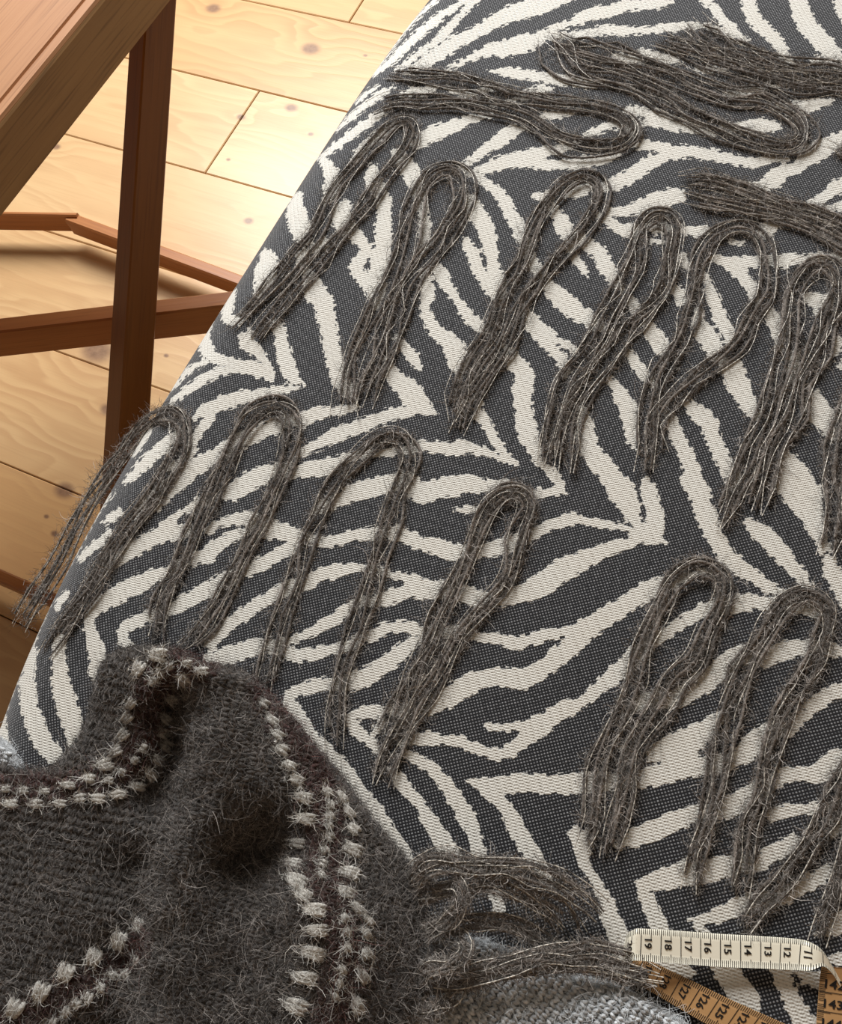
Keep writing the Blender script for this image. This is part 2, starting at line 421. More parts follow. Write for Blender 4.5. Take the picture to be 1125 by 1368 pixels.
# ------------------------------------------------------------------ the zebra stripes of the cushion cover
# cream stripes as centre lines with a width; tiles give the corner of a 4x enlargement they were measured in
TILE = dict(A=(280, 0), B=(560, 0), C=(840, 0), D=(280, 342), E=(560, 342), F=(840, 342), H=(0, 560), I=(280, 640), J=(560, 640),
            K=(840, 640), M=(360, 900), N=(640, 960), O=(844, 980), P=(200, 420), Q=(0, 0))
STRIPES = """
A900,350,8 A960,270,12 A1040,170,14 A1110,95,16 B60,30,18 B105,-10,18 B140,-50,18
A880,400,18 A940,350,32 A1020,280,40 B0,180,45 B90,105,40 B170,50,35 B240,5,35 B290,-40,40
A1000,372,15 A1060,335,25 B0,285,30 B80,230,35 B150,165,40 B210,95,30 B265,35,30 B310,0,30 B350,-40,30
A1050,390,15 B0,350,50 B100,290,70 B200,225,70 B290,180,60 B390,125,70 B480,75,80 B600,45,85 B700,15,75 B780,-20,70 B860,-60,60
B120,390,12 B200,345,25 B290,305,30 B380,265,55 B450,265,80 B530,240,95 B600,220,85 B660,190,50 B740,150,35 B820,120,40 B900,80,70 B1000,60,60 B1120,30,50 C100,25,50 C180,15,45 C240,10,12
B690,200,30 B780,195,40 B860,185,45 B920,170,40 B1000,160,50 B1120,165,40 C100,160,35 C180,150,40 C240,145,50 C300,145,40 C360,140,25 C425,140,25 C500,165,25 C570,187,28 C640,213,6
C380,-50,45 C400,-10,45 C450,40,50 C490,90,45 C530,135,50 C580,180,40 C635,212,8
C635,-50,70 C640,-10,70 C650,60,75 C690,120,75 C750,175,65 C800,230,55 C830,280,50 C860,340,40
C900,-60,90 C905,-10,90 C920,60,95 C955,130,100 C1000,190,95 C1050,240,100 C1090,290,95 C1124,340,80 C1190,400,60
C1110,-60,50 C1120,-10,50 C1135,50,50 C1180,130,60
C1000,320,40 C1060,330,40
B375,378,12 B430,384,35 B500,392,50 B580,400,50 B680,412,55 B760,432,50 B850,440,45 B930,455,35
B1040,300,25 C0,312,50 C90,295,60 C180,315,55 C270,330,22
A1010,520,10 A1080,490,40 A1124,488,50 B40,482,45 B90,468,25
B150,470,20 B230,500,40 B330,490,35 B400,470,15
B555,505,20 B640,480,40 B715,478,20
B500,530,15 B560,525,22 B630,520,12
B395,560,18 B470,550,35 B530,548,12
B630,628,18 B700,615,48 B770,600,45 B840,588,15
B880,728,15 B950,697,35 B1020,670,42 B1090,665,42 B1124,690,40 B1140,720,20
A1100,770,40 B0,765,60 B60,720,80 B140,695,75 B200,665,60 B280,640,42 B385,622,12
A775,850,25 A800,815,55 A830,785,50 A880,740,50 A950,690,40 A1000,670,18
B235,885,28 B300,840,40 B370,790,50 B440,740,70 B500,700,55 B565,682,18
B280,916,25 B360,900,50 B440,870,70 B530,855,85 B600,845,100 B650,850,110
B600,825,50 B690,810,55 B770,790,40 B850,765,15
B640,862,70 B720,880,50 B800,870,60 B900,862,55 B1000,848,42 B1070,825,20
B225,885,26 B290,930,38 B350,975,45 B410,1020,55 B450,1070,65 B480,1130,70 B520,1190,80 B550,1250,80 B580,1340,60 E610,40,60 E650,100,50 E700,170,70 E760,230,100 E830,290,90 E900,335,80 E960,375,50 E1010,400,20
B250,1040,20 B285,1085,70 B310,1140,95 B345,1200,85 B370,1260,80 B380,1330,80 E390,-10,60 E390,60,75 E410,130,100 E430,200,80 E440,250,30
B245,1275,25 B265,1320,50 B295,1368,65 E320,60,80 E370,130,90 E410,200,80 E435,240,30
B605,1045,10 B660,1055,48 B690,1080,55 B740,1150,60 B770,1210,85 B810,1290,55 E820,0,40 E870,60,42 E897,115,8
B660,1055,45 B725,1022,30
B785,1045,18 B850,1020,62 B905,1003,45
B850,1250,30 B900,1310,70 E960,-20,75 E990,40,80 E1030,110,70 E1060,160,40 E1090,200,15
C1000,1000,10
B965,1005,25 B1040,980,70 B1124,945,70 C60,905,75 C130,865,65 C200,832,50
C0,775,25 C80,775,45 C170,790,58 C230,815,78 C330,810,60 C420,825,60 C500,840,55 C600,860,50 C690,870,45 C760,852,40 C850,850,18
C0,590,45 C60,600,48 C140,632,90 C230,655,80 C320,680,50 C400,705,30 C458,726,10
C45,672,25 C100,655,40 C170,650,40
C500,682,20 C560,680,50 C620,680,62 C700,670,70 C780,672,55 C810,690,15
C520,502,20 C600,495,55 C660,490,50 C720,475,35 C800,457,12
C820,570,50 C900,590,95 C960,570,70 C1020,555,42 C1100,543,12
C345,372,12 C430,375,25 C515,372,10
C635,985,25 C720,985,50 C780,960,90 C830,910,70 C900,900,62 C950,840,90 C1010,810,100 C1060,780,90 C1124,745,70 C1200,715,60
C940,1095,15 C1010,1075,48 C1060,1045,50 C1090,1010,70 C1124,995,75 C1190,960,70
C1020,1132,20 C1070,1120,38 C1124,1108,40 C1200,1090,40
B955,1155,22 B1040,1135,42 B1124,1128,50 C60,1105,70 C130,1083,90 C200,1060,90 C250,1045,80 C275,1050,60
B965,1150,28 B1020,1190,45 B1070,1215,50 B1124,1245,55 C30,1240,40
C0,1212,40 C30,1225,60 C20,1270,40
C265,1212,15 C320,1235,42 C380,1240,45 C440,1228,22
C100,1210,35 C160,1225,48 C220,1212,30
C120,1285,15 C150,1295,25 C190,1300,12
C685,1265,20 C730,1235,70 C770,1210,65 C810,1195,25
C535,1290,22 C610,1300,18
A585,848,14 A670,785,35 A750,725,42 A830,670,48 A900,620,40 A945,593,12
A680,695,12 A760,625,30 A850,550,36 A920,500,35 A980,463,12
A785,550,8 A850,490,16 A905,456,10
A600,848,20 A625,880,55 A652,930,75 A658,980,85 A645,1030,78 A625,1080,30 A615,1100,10
A990,815,45 A1030,855,75 A1080,930,90 A1110,1000,75 A1130,1070,60 B20,1130,50 B30,1200,62 B30,1280,62 B20,1350,40
A875,900,45 A872,950,85 A890,990,80 A930,1060,70 A930,1150,80 A930,1250,85 A920,1320,95 D910,20,100 D900,90,95 D900,170,90 D890,230,60 D880,280,20
A740,1090,30 A710,1110,70 A700,1160,100 A720,1210,90 A770,1250,75 A810,1290,60 A835,1340,60 D780,60,60 D830,130,70 D880,200,80
A620,1290,40 A600,1320,60 D480,0,40 D540,120,60 D560,190,110 D605,240,105 D620,320,95 D635,380,90 D645,450,85 D662,530,80 D685,610,92 D710,680,85 D735,735,45 D770,770,18
A485,1040,20 A465,1080,70 A460,1130,100 A475,1180,105 A490,1230,108 A510,1270,70 A520,1290,40
D345,370,50 D380,400,62 D385,460,68 D400,530,80 D425,610,74 D450,660,55 D500,690,10
D305,0,70 D312,50,108 D292,120,100 D270,175,65 D250,220,20
D218,420,60 D195,455,85 D225,490,72 D265,520,55 D300,570,40 D320,620,40 D342,662,8
D132,185,18 D105,250,45 D92,310,55 D105,340,60 D145,342,50 D170,335,25
P330,50,18 P305,105,38 P300,180,70 P345,232,62 P420,248,42 P500,272,58 P560,290,80 P620,312,60 P658,352,8
P115,475,22 P200,405,40 P290,345,50 P380,305,45 P460,290,42 P520,285,62 P580,300,60
P70,450,12 P150,360,20 P220,290,25 P300,248,30
P235,557,20 P300,512,58 P400,475,75 P500,442,74 P590,428,52 P680,407,40 P760,396,28 P820,384,8
P330,545,42 P270,620,45 P230,690,50 H1020,170,60 H960,230,40 H895,272,14
P830,580,45 P740,572,68 P660,600,80 P580,640,72 P500,672,80 P420,718,82 P340,762,80 P250,812,90 P160,880,98 P80,950,92 P0,1020,90 H740,520,40 H695,548,10
D505,862,60 D570,845,65 D650,830,46 D730,822,45 D790,808,25
D425,1105,12 D500,1050,35 D580,1008,52 D660,965,70 D720,938,72 D800,910,70 D880,882,66 D960,852,62 D1040,832,60 D1124,810,65 E60,835,40
D945,560,25 D1000,660,85 D1050,705,105 D1090,745,120 E0,785,100 E40,825,60 E98,846,6
D380,1150,50 D420,1163,50 D480,1150,70 D560,1140,80 D640,1122,92 D680,1110,70 D740,1080,50 D800,1065,40 D870,1055,30 D930,1055,38 D1000,1045,36 D1060,1035,45 D1124,1022,58 E60,1018,55 E160,1030,70 E240,1025,70 E300,1032,48 E380,1055,36 E450,1090,28 E532,1119,8
D410,1125,40 D340,1145,75 D300,1165,85 D220,1200,100 D150,1250,98 D100,1280,60
I570,165,25 I620,140,70 I700,110,70 I740,85,85 I830,58,100 I920,35,90 I1000,20,90 I1060,10,92 E0,1265,105 E100,1242,95 E200,1228,105 E280,1215,80 E340,1228,75 E400,1222,42 E470,1215,40 E540,1270,55 E610,1272,50 E680,1265,44 E750,1255,38 E785,1275,10
J195,160,20 J240,165,34 J310,155,30
E85,35,40 E110,90,68 E140,140,60 E180,200,50 E220,260,50 E270,330,60 E320,370,60 E365,405,45
E25,85,50 E40,150,62 E45,210,68 E32,275,50 E50,340,60 E90,400,70 E140,440,82 E185,490,108 E207,550,110 E220,610,70 E208,665,15
D1000,435,25 D1050,500,58 D1100,560,58 E10,608,8
E440,470,20 E480,515,60 E500,570,82 E550,610,95 E562,670,108 E552,740,105 E560,820,90 E570,900,100 E590,970,100 E620,1040,72 E640,1090,52 E680,1130,42 E720,1170,50 E755,1225,48 E785,1278,8
E325,780,20 E315,840,55 E350,885,52 E380,930,50 E410,990,50 E450,1050,45 E490,1095,28 E532,1119,8
E555,285,25 E580,325,65 E615,375,90 E665,425,100 E710,470,92 E750,530,65 E780,590,60 E785,640,25
E715,450,50 E760,462,42 E800,482,40 E845,512,25
E870,815,35 E885,900,92 E890,970,110 E920,1050,100 E980,1120,108 E1035,1190,108 E1080,1260,138 E1124,1330,110 K30,220,60 K80,285,70 K140,320,50 K195,346,8
E1005,640,25 E1060,715,60 E1100,785,80 F0,830,90 F12,900,80 F20,980,55 F35,1035,10
F10,235,50 F40,285,62 F55,330,20
F235,165,45 F268,205,62 F282,255,30
F95,370,50 F135,420,88 F170,480,92 F200,535,35
F0,515,38 F40,580,60 F90,640,60 F135,685,35
F285,10,60 F320,55,30
F395,80,25 F430,165,55 F460,250,68 F490,330,70 F530,410,70 F550,465,45
F370,295,50 F375,370,80 F415,430,105 F455,490,90 F470,540,45 F520,580,60 F560,610,110 F575,670,115 F610,730,105 F640,790,85 F675,850,50
F440,8,22 F520,28,50 F570,75,60 F630,130,62 F665,190,58 F692,245,22
F540,32,50 F620,35,60 F720,25,58 F800,30,68 F880,20,58 F960,15,45 F1060,5,42 F1124,0,45 F1200,-10,45
F735,275,30 F780,345,80 F800,420,70 F812,500,35
F890,530,40 F882,610,78 F868,690,35
F995,705,35 F1000,790,105 F1030,850,130 F1065,900,105 F1090,965,40
F940,215,25 F1000,238,80 F1050,242,80 F1090,235,30
F1000,290,28 F1022,350,15
F1110,440,40 F1112,500,55 F1122,590,25
F215,860,45 F255,950,78 F295,1040,74 F330,1120,80 F355,1200,92 F395,1290,92 K320,20,88 K380,100,90 K415,190,115 K440,270,92 K480,340,80 K530,420,90 K600,470,88 K680,530,68 K760,580,48 K840,615,35 K900,625,12
F300,780,35 F370,840,80 F430,900,90 F450,970,80 F490,1060,80 F530,1130,80 F555,1200,80 F570,1260,50 K545,60,20
F850,1045,35 F860,1120,120 F880,1200,190 F930,1280,200 K880,30,175 K945,110,150 K985,200,125 K1020,290,88 K1040,350,62 K1065,420,60 K1090,490,85 K1115,560,80 K1140,650,60
F90,1200,45 F105,1280,80 K110,50,68 K125,130,78 K140,200,85 K135,270,90 K145,318,60
H1124,425,65 H1060,452,52 H1010,490,50 H950,540,80 H880,600,90 H800,650,82 H720,690,82 H640,740,72 H570,795,55 H505,855,12
H1000,592,60 H930,635,40
H1124,720,80 H1050,742,70 H990,770,60 H860,828,55 H800,850,80 H700,900,92 H600,950,92 H520,1000,80 H480,1045,65 H475,1090,58 H490,1150,70 H508,1220,80 H518,1290,75 H500,1368,50
I0,270,40 I20,248,35 I100,225,52 I190,212,70 I280,255,105 I360,275,95 I440,292,75 I515,308,55
I0,385,80 I60,345,72 I130,310,55 I190,285,40
I515,310,58 I450,360,72 I380,400,72 I300,440,72 I220,480,62 I130,520,70 I50,560,85 I0,590,85 H1050,938,75 H960,990,72 H880,1035,62 H800,1052,55 H720,1085,70 H662,1125,60 H660,1175,60 H695,1212,30
I0,885,55 I80,800,68 I160,740,70 I240,680,62 I310,640,60 I380,600,68 I420,578,60 I520,560,62 I570,520,70 I650,500,70 I730,480,50 I810,475,35 I880,478,38 I930,500,24 I1000,515,42 I1060,530,52 I1095,560,90 J0,585,100 J60,590,100 J120,598,92 J180,612,80 J250,620,90 J310,640,80 J380,640,62 J450,642,70 J520,620,90 J600,592,108 J680,550,120 J760,490,120 J840,452,108 J930,410,80 J1020,370,62 J1124,340,50 K60,310,55 K130,318,60 K198,346,8
I0,980,90 I80,950,95 I160,925,85 I240,900,80 I330,882,55 I430,866,26 I500,840,40 I580,800,50 I660,752,60 I740,695,60 I810,655,50 I880,650,60 I950,640,70 I1010,615,75 I1080,590,75 J0,590,90
I330,905,40 I430,935,68 I500,940,65 I580,930,60 I660,912,50 I720,900,55 I800,860,50 I860,838,55 I920,810,68 I980,792,50 I1060,790,60 J0,812,62 J80,812,60 J160,815,65 J230,825,60 J300,838,40 J370,843,45 J440,858,58 J520,882,70 J580,862,60 J660,842,60 J740,822,52 J820,810,75 J880,810,115 J950,768,100 J1030,718,100 J1124,665,92 K60,620,98 K130,590,98 K200,560,80 K270,535,60 K340,515,40 K390,502,40 K440,490,12
J860,850,110 J800,910,100 J740,950,100 J680,1000,90 J620,1042,90 J560,1072,98 J480,1062,100 J400,1060,90 J320,1072,98 J250,1112,110 J180,1150,110 J110,1190,98 J50,1238,50 I1060,1230,40 I1000,1235,40 I930,1240,42 I860,1245,60 I800,1258,58 I735,1275,45
I430,1150,45 I510,1122,60 I580,1102,70 I660,1092,62 I740,1090,88 I800,1072,98 I880,1030,90 I960,980,82 I1030,920,82 I1085,880,60 I1124,850,30
M110,95,35 M105,150,65 M150,240,90 M205,315,85 M265,380,65 M330,440,72 M390,500,80 M440,570,80 M490,640,80 M550,720,80 M605,795,80 M660,880,72 M715,960,70 M770,1040,50 M810,1120,20
J0,335,62 I940,280,68 I860,290,60 I780,300,60 I700,325,60 I620,335,50 I545,320,55
I860,290,60 I940,282,68 I1020,290,70 I1080,320,72 J0,345,65 J70,355,80 J140,378,92 J220,390,82 J300,390,72 J380,378,78 J440,362,90 J530,330,75 J590,305,60 J650,272,55 J720,240,55 J800,215,62 J870,220,50 J950,235,40 J1040,250,32 J1110,262,28 K60,300,50
M420,235,40 M450,285,62 M500,330,60 M545,370,52 M575,420,18
M600,225,45 M590,270,40 M560,320,35
J375,1325,38 J450,1325,42 J540,1322,45 J620,1310,80 J700,1280,90 J780,1230,90 J860,1200,60 J920,1150,60 J980,1100,72 J1040,1050,90 J1124,985,100 K50,925,82 K150,860,60 K240,795,60 K330,740,58 K420,692,68 K500,678,82 K580,665,85 K660,655,78 K740,665,60 K820,650,40 K865,638,15
K630,225,35 K680,265,90 K740,318,98 K800,380,90 K860,450,80 K920,520,68 K970,580,38 K1000,620,8
K865,700,25 K930,690,70 K990,710,80 K1030,735,40
K20,1228,50 K100,1180,80 K180,1168,70 K260,1180,105 K340,1122,120 K420,1070,120 K500,1012,110 K580,952,100 K650,930,92 K720,970,80 K780,935,92 K850,915,95 K920,905,80 K990,890,62 K1060,915,70 K1124,920,52 K1200,915,50
K500,1265,50 K440,1302,70 K370,1345,70 O290,30,108 O220,70,100 O150,112,80 O90,135,35
K1190,1100,80 K1124,1135,80 K1050,1162,80 K980,1212,90 K900,1275,90 K840,1338,80 O740,-15,108 O680,40,128 O620,85,118 O570,130,90 O490,160,90 O410,172,100 O340,175,112 O280,175,125 O200,205,110 O120,228,98 O40,250,90 N800,320,90 N720,335,90 N620,342,100 N540,348,108 N440,348,100 N350,355,100 N260,345,98 N170,350,88 N80,350,70 M1110,580,40 M1055,568,10
O380,0,108 O300,60,120 O260,120,130
M1080,575,40 N60,400,62 N110,440,72 N160,505,82 N200,580,90 N240,650,90 N280,720,90 N320,785,80 N350,840,60 N380,900,40
N755,155,15 N800,180,42 N830,195,20
N920,185,55 N1000,150,80 N1080,110,92
M715,375,35 M780,345,60 M860,345,62 M930,355,50 M1000,360,60 M1060,380,52 N0,165,50 N60,188,50 N130,190,60 N190,160,72 N240,110,82 N290,70,108 N350,35,108
M715,418,25 M790,462,58 M870,512,60 M930,580,70 M980,650,80 M1030,722,90 M1070,800,80 M1100,880,70 M1124,960,62 N15,720,50 N20,790,40
M655,505,25 M700,570,60 M760,650,60 M810,712,60 M860,790,80 M910,870,98 M950,940,100 M990,985,82 M1010,1030,40
N70,900,60 N95,960,62 N110,1020,50
N495,600,35 N540,640,108 N560,690,88 N552,740,60 N570,790,52 N610,845,50 N650,920,62 N680,990,80 N700,1060,98 N730,1130,110 N752,1200,118 N770,1290,90 N790,1368,60
N745,680,50 N790,650,62 N830,622,72 N900,600,80 N980,570,90 N1060,540,90 O0,560,90 O80,540,90 O160,510,90 O240,470,90 O320,440,90 O390,428,90 O450,422,92 O530,390,108 O590,350,100 O660,318,90 O735,272,78 O795,238,82 O860,215,80 O930,218,80 O1000,210,115 O1060,182,140 O1124,135,120 O1200,90,100
O692,465,25 O720,442,58 O760,430,68 O830,412,60 O910,408,55 O990,392,52 O1060,380,42 O1124,365,40
O1035,550,20 O1070,520,75 O1124,480,98 O1200,440,100
O640,715,25 O690,690,92 O760,640,92 O830,600,80 O900,560,70 O945,520,25
O50,812,62 O130,790,100 O200,772,118 O260,752,128 O330,740,130 O400,730,120 O470,722,118 O540,705,108 O600,700,90 O680,695,80
O55,815,60 O72,860,70 O92,920,80 O120,980,88 O150,1030,90 O172,1070,80 O200,1150,80 O240,1230,80 O290,1290,60
O310,998,12 O360,1005,55 O430,985,70 O500,960,80 O560,930,92 O640,900,100 O720,900,100 O790,880,92 O860,840,90 O930,800,90 O1000,765,82 O1070,712,50 O1124,690,30
O330,1005,40 O365,1030,60 O395,1070,50 O430,1130,90 O490,1240,130 O530,1300,135 O570,1370,140 O620,1450,140
O1010,1080,40 O1070,1040,82 O1124,1005,92 O1200,960,90
O1050,1235,50 O1124,1200,70 O1200,1160,70
Q1032,1282,20 Q1040,1298,21 Q1051,1320,22 Q1063,1345,24 Q1079,1370,26 Q1100,1400,28
Q1052,1297,4 Q1070,1301,9 Q1085,1306,18 Q1100,1312,30 Q1125,1318,36
Q880,1286,20 Q905,1291,18 Q924,1301,8
Q46,868,8 Q41,886,11 Q37,905,17 Q37,927,21 Q40,948,22 Q47,967,26 Q58,990,26 Q72,1010,22
Q80,852,12 Q79,872,15 Q81,907,23 Q88,940,29 Q97,970,24 Q98,992,12
Q45,845,4 Q25,900,6 Q10,930,8 Q3,950,10 Q1,975,14 Q6,995,14
H960,70,50 H920,105,58 H870,150,60 H800,210,62 H740,270,52 H675,335,25
H810,50,15 H760,120,25 H715,195,12
H635,500,45 H600,525,50 H555,552,20
H585,600,25 H560,630,35 H500,680,42 H440,735,30 H415,762,10
H360,930,30 H325,970,40 H308,1010,20
H620,385,8 H560,450,12 H500,530,14 H450,630,12 H360,790,12 H300,900,10 H210,1110,15 H180,1190,18 H150,1280,25 H145,1360,40
"""
GAPS = """
C60,622,8 C85,626,20 C112,628,10
E745,478,14 E770,510,18 E805,545,14
P150,1115,30 P200,1085,45 P255,1055,30
M480,262,12 M515,270,42 M550,278,22
B665,850,10 B700,845,22 B760,840,30 B815,845,10
E345,0,30 E352,40,22 E362,88,4
A840,1180,60 A850,1240,65 A870,1290,30 A886,1322,5
"""


def read_strokes(txt):
    out = []
    for ln in txt.strip().splitlines():
        P = []
        for w in ln.split():
            x, y, d = map(float, w[1:].split(','))
            ox, oy = TILE[w[0]]
            k = 1.0 if w[0] == 'Q' else 0.25
            P.append((ox + x * k, oy + y * k, d * k))
        if len(P) > 1:
            Q = catmull(P, 3)
            Q[:, 2] = np.maximum(Q[:, 2], 0.5)
            out.append(Q)
    return out


GX0, GY0, GS = -60.0, -60.0, 1.5
GW, GH = int(1260 / GS), int(1500 / GS)


def raster(strokes, lo=-14.0):
    G = np.full((GH, GW), lo, np.float32)
    for Q in strokes:
        for (x0, y0, w0), (x1, y1, w1) in zip(Q[:-1], Q[1:]):
            m = max(w0, w1) / 2 + 14
            i0, i1 = int((min(x0, x1) - m - GX0) / GS), int((max(x0, x1) + m - GX0) / GS) + 1
            j0, j1 = int((min(y0, y1) - m - GY0) / GS), int((max(y0, y1) + m - GY0) / GS) + 1
            i0, j0, i1, j1 = max(i0, 0), max(j0, 0), min(i1, GW), min(j1, GH)
            if i1 <= i0 or j1 <= j0:
                continue
            X = (GX0 + np.arange(i0, i1) * GS)[None, :]
            Y = (GY0 + np.arange(j0, j1) * GS)[:, None]
            dx, dy = x1 - x0, y1 - y0
            L2 = dx * dx + dy * dy + 1e-9
            t = np.clip(((X - x0) * dx + (Y - y0) * dy) / L2, 0, 1)
            d = np.hypot(X - x0 - t * dx, Y - y0 - t * dy)
            v = (w0 + (w1 - w0) * t) / 2 - d
            np.maximum(G[j0:j1, i0:i1], v, out=G[j0:j1, i0:i1])
    return G


def bilinear(G, px, py):
    px = np.where(px > 1130, 2260 - px, px)
    py = np.where(py < -8, -16 - py, py)
    x = np.clip((px - GX0) / GS, 0, GW - 1.001)
    y = np.clip((py - GY0) / GS, 0, GH - 1.001)
    i, j = x.astype(int), y.astype(int)
    a, b = x - i, y - j
    return G[j, i] * (1 - a) * (1 - b) + G[j, i + 1] * a * (1 - b) + G[j + 1, i] * (1 - a) * b + G[j + 1, i + 1] * a * b


STRIPE_FIELD = np.minimum(raster(read_strokes(STRIPES)), -raster(read_strokes(GAPS)))
# ------------------------------------------------------------------ floor of pine boards
M_PINE = mat_pine()
floor = empty('floor')
tag(floor, 'floor of wide honey coloured pine boards with dark knots', kind='structure')
BW, BC = 0.171787, 1.225041     # board width, first seam
JOINTS = {2: [-0.8165, 0.9], 0: [-0.7465, 1.05], 1: [-1.95, 0.35], 3: [-1.6, 0.7], 4: [-1.4, 0.5], 5: [-1.65, 0.1], 6: [-1.7, 0.6], 7: [-1.2, 0.3], -1: [-1.3, 0.2]}
TONE = {(0, 0): 0.7, (0, 1): 0.45, (1, 0): 0.8, (1, 1): 0.8, (2, 0): 0.35, (2, 1): 0.05, (3, 0): 0.4, (3, 1): 0.3, (4, 0): 0.5, (4, 1): 0.4, (5, 0): 0.65, (5, 1): 0.6, (6, 0): 0.85, (6, 1): 0.8}
for k in range(-2, 9):
    hi, lo = BC - BW * k - 0.0006, BC - BW * (k + 1) + 0.0006
    cuts = [-2.3] + JOINTS.get(k, [-1.5, 0.4]) + [1.7]
    for j in range(len(cuts) - 1):
        a0, a1 = cuts[j] + 0.0008, cuts[j + 1] - 0.0008
        c = 0.0012
        ring = lambda z, e: [(a0 + e, lo + e, z), (a1 - e, lo + e, z), (a1 - e, hi - e, z), (a0 + e, hi - e, z)]
        q = np.array(ring(-0.02, 0) + ring(-c, 0) + ring(0, c), float)
        dz = rng.uniform(-0.0004, 0.0)
        V = np.stack([q[:, 0] * BD[0] + q[:, 1] * BN[0], q[:, 0] * BD[1] + q[:, 1] * BN[1], q[:, 2] + dz], 1)
        Fc = [[3, 2, 1, 0], [8, 9, 10, 11]]
        for b in (0, 4):
            Fc += [[b + i, b + (i + 1) % 4, b + 4 + (i + 1) % 4, b + 4 + i] for i in range(4)]
        sh = rng.uniform(-9, 9, 2)
        g = np.stack([q[:, 0] + sh[0], q[:, 1] + sh[1] * 0.3, np.full(12, sh[1])], 1)
        mesh_obj('plank', V, Fc, M_PINE, floor, {'grain': ('FLOAT_VECTOR', g), 'tone': ('FLOAT', np.full(12, TONE.get((k, j), 0.5)))}, smooth=False)
# dark subfloor seen in the seams
cc = [(-2.4, -0.6), (1.8, -0.6), (1.8, 1.7), (-2.4, 1.7)]
V = [(a * BD[0] + b * BN[0], a * BD[1] + b * BN[1], -0.022) for a, b in cc]
mesh_obj('underlay', V, [[0, 1, 2, 3]], mat_plain('dark_joint', (0.22, 0.125, 0.06), 0.9, 0.1), floor)

# unseen wall added behind the camera to cut ambient light and bounce warmth
wl = [(-2.2, -0.75, 0.0), (2.2, -0.75, 0.0), (2.2, -0.75, 2.3), (-2.2, -0.75, 2.3)]
wl = wl + [(x, -0.83, z) for x, y, z in wl]
tag(mesh_obj('added_wall', wl, [[3, 2, 1, 0], [4, 5, 6, 7], [0, 1, 5, 4], [2, 3, 7, 6], [1, 2, 6, 5], [3, 0, 4, 7]], mat_plain('added_wall_brown', (0.34, 0.22, 0.13), 0.7, 0.2, 3, 0.4, (0.30, 0.18, 0.10)), None, smooth=False), 'plain warm brown wall behind the viewer, unseen, added to dim the ambient light', kind='structure')

# ------------------------------------------------------------------ wooden table with a slanted leg
ZTAB = 0.52
def wood_bar(name, a, b, up, w, h, mat, par, bevel=0.002):
    V, Fc = box_between(a, b, up, w, h, bevel)
    a, b = np.array(a, float), np.array(b, float)
    t = (b - a) / np.linalg.norm(b - a)
    al = (V - a) @ t
    rest = V - a - al[:, None] * t
    s = np.cross(t, np.array((0, 0, 1.0)) if abs(t[2]) < 0.8 else np.array((0, 1.0, 0)))
    s /= np.linalg.norm(s)
    g = np.stack([al + 3.1 * len(name), rest @ s, rest @ np.cross(s, t)], 1)
    # split the faces so that the chamfers stay crisp
    return mesh_obj(name, V, Fc, mat, par, {'grain': ('FLOAT_VECTOR', g)}, smooth=False)


M_TOP = mat_wood('table_top_wood', (0.50, 0.25, 0.115), (0.40, 0.18, 0.075), (0.26, 0.11, 0.045), 1.0, 0.62, 0.25)
M_EDGE = mat_wood('table_edge_veneer', (0.36, 0.195, 0.068), (0.30, 0.155, 0.052), (0.12, 0.056, 0.018), 2.0, 0.5, 0.35)
M_LEG = mat_wood('table_leg_wood', (0.24, 0.088, 0.016), (0.20, 0.068, 0.012), (0.13, 0.042, 0.008), 1.0, 0.45, 0.4)
M_RAIL = mat_wood('table_rail_wood', (0.42, 0.165, 0.044), (0.35, 0.125, 0.033), (0.24, 0.082, 0.022), 1.0, 0.42, 0.45)
table = empty('table', tuple(at(0, 0, 0.0)))
table.location[2] = 0
tag(table, 'brown wooden table with a thick veneered edge, slanted leg and low rails', 'table')
# table top: its long edge runs from e0 to e1, thickness read off the lower edge
e0, e1 = at(133, 0, ZTAB), at(0, 162, ZTAB)
ed = (e1 - e0) / np.linalg.norm(e1 - e0)
en = np.array((ed[1], -ed[0], 0))
if en @ (at(0, 0, ZTAB) - e0) < 0:
    en = -en                                   # into the table top
best = min(np.linspace(0.01, 0.09, 161), key=lambda t: abs((lambda q: (q[0] + 0.839 * q[1]) - 235.5)(project(e0 * 0.5 + e1 * 0.5 - np.array((0, 0, t))))))
THK = float(best)
p0, p1 = e0 - ed * 0.16, e1 + ed * 0.35
gr = 0.006                                      # rounded lip and the line that runs along it
prof = [(0.0, -THK), (0.0, -0.006), (0.0015, -0.002), (0.004, 0.0), (0.011, 0.0), (0.0122, -0.0012), (0.0134, -0.0012), (0.0146, 0.0), (0.55, 0.0), (0.55, -THK)]
def sweep(prof, p0, p1, n, name, mat, par, shift=0.0, closed=True):
    V, G = [], []
    for p in (p0, p1):
        for d, z in prof:
            V.append(p + n * d + np.array((0, 0, z)))
            G.append(((p - p0) @ ((p1 - p0) / np.linalg.norm(p1 - p0)) + shift, d, z))
    m = len(prof)
    Fc = [[i, (i + 1) % m, m + (i + 1) % m, m + i] for i in range(m if closed else m - 1)]
    if closed:
        Fc += [list(range(m - 1, -1, -1)), list(range(m, 2 * m))]
    return mesh_obj(name, V, Fc, mat, par, {'grain': ('FLOAT_VECTOR', np.array(G))}, smooth=False)


sweep([(0.0022, -0.0022), (0.004, -0.0003), (0.011, -0.0003), (0.0122, -0.0015), (0.0134, -0.0015), (0.0146, 0.0), (0.40, 0.0), (0.40, -0.01), (0.0022, -0.01)], p0, p1, en, 'table_top', M_TOP, table)
sweep([(0.0, -THK), (0.0, -0.004), (0.0018, -0.0022), (0.0018, -0.0102), (0.39, -0.0102), (0.39, -THK)], p0, p1, en, 'table_edge', M_EDGE, table)
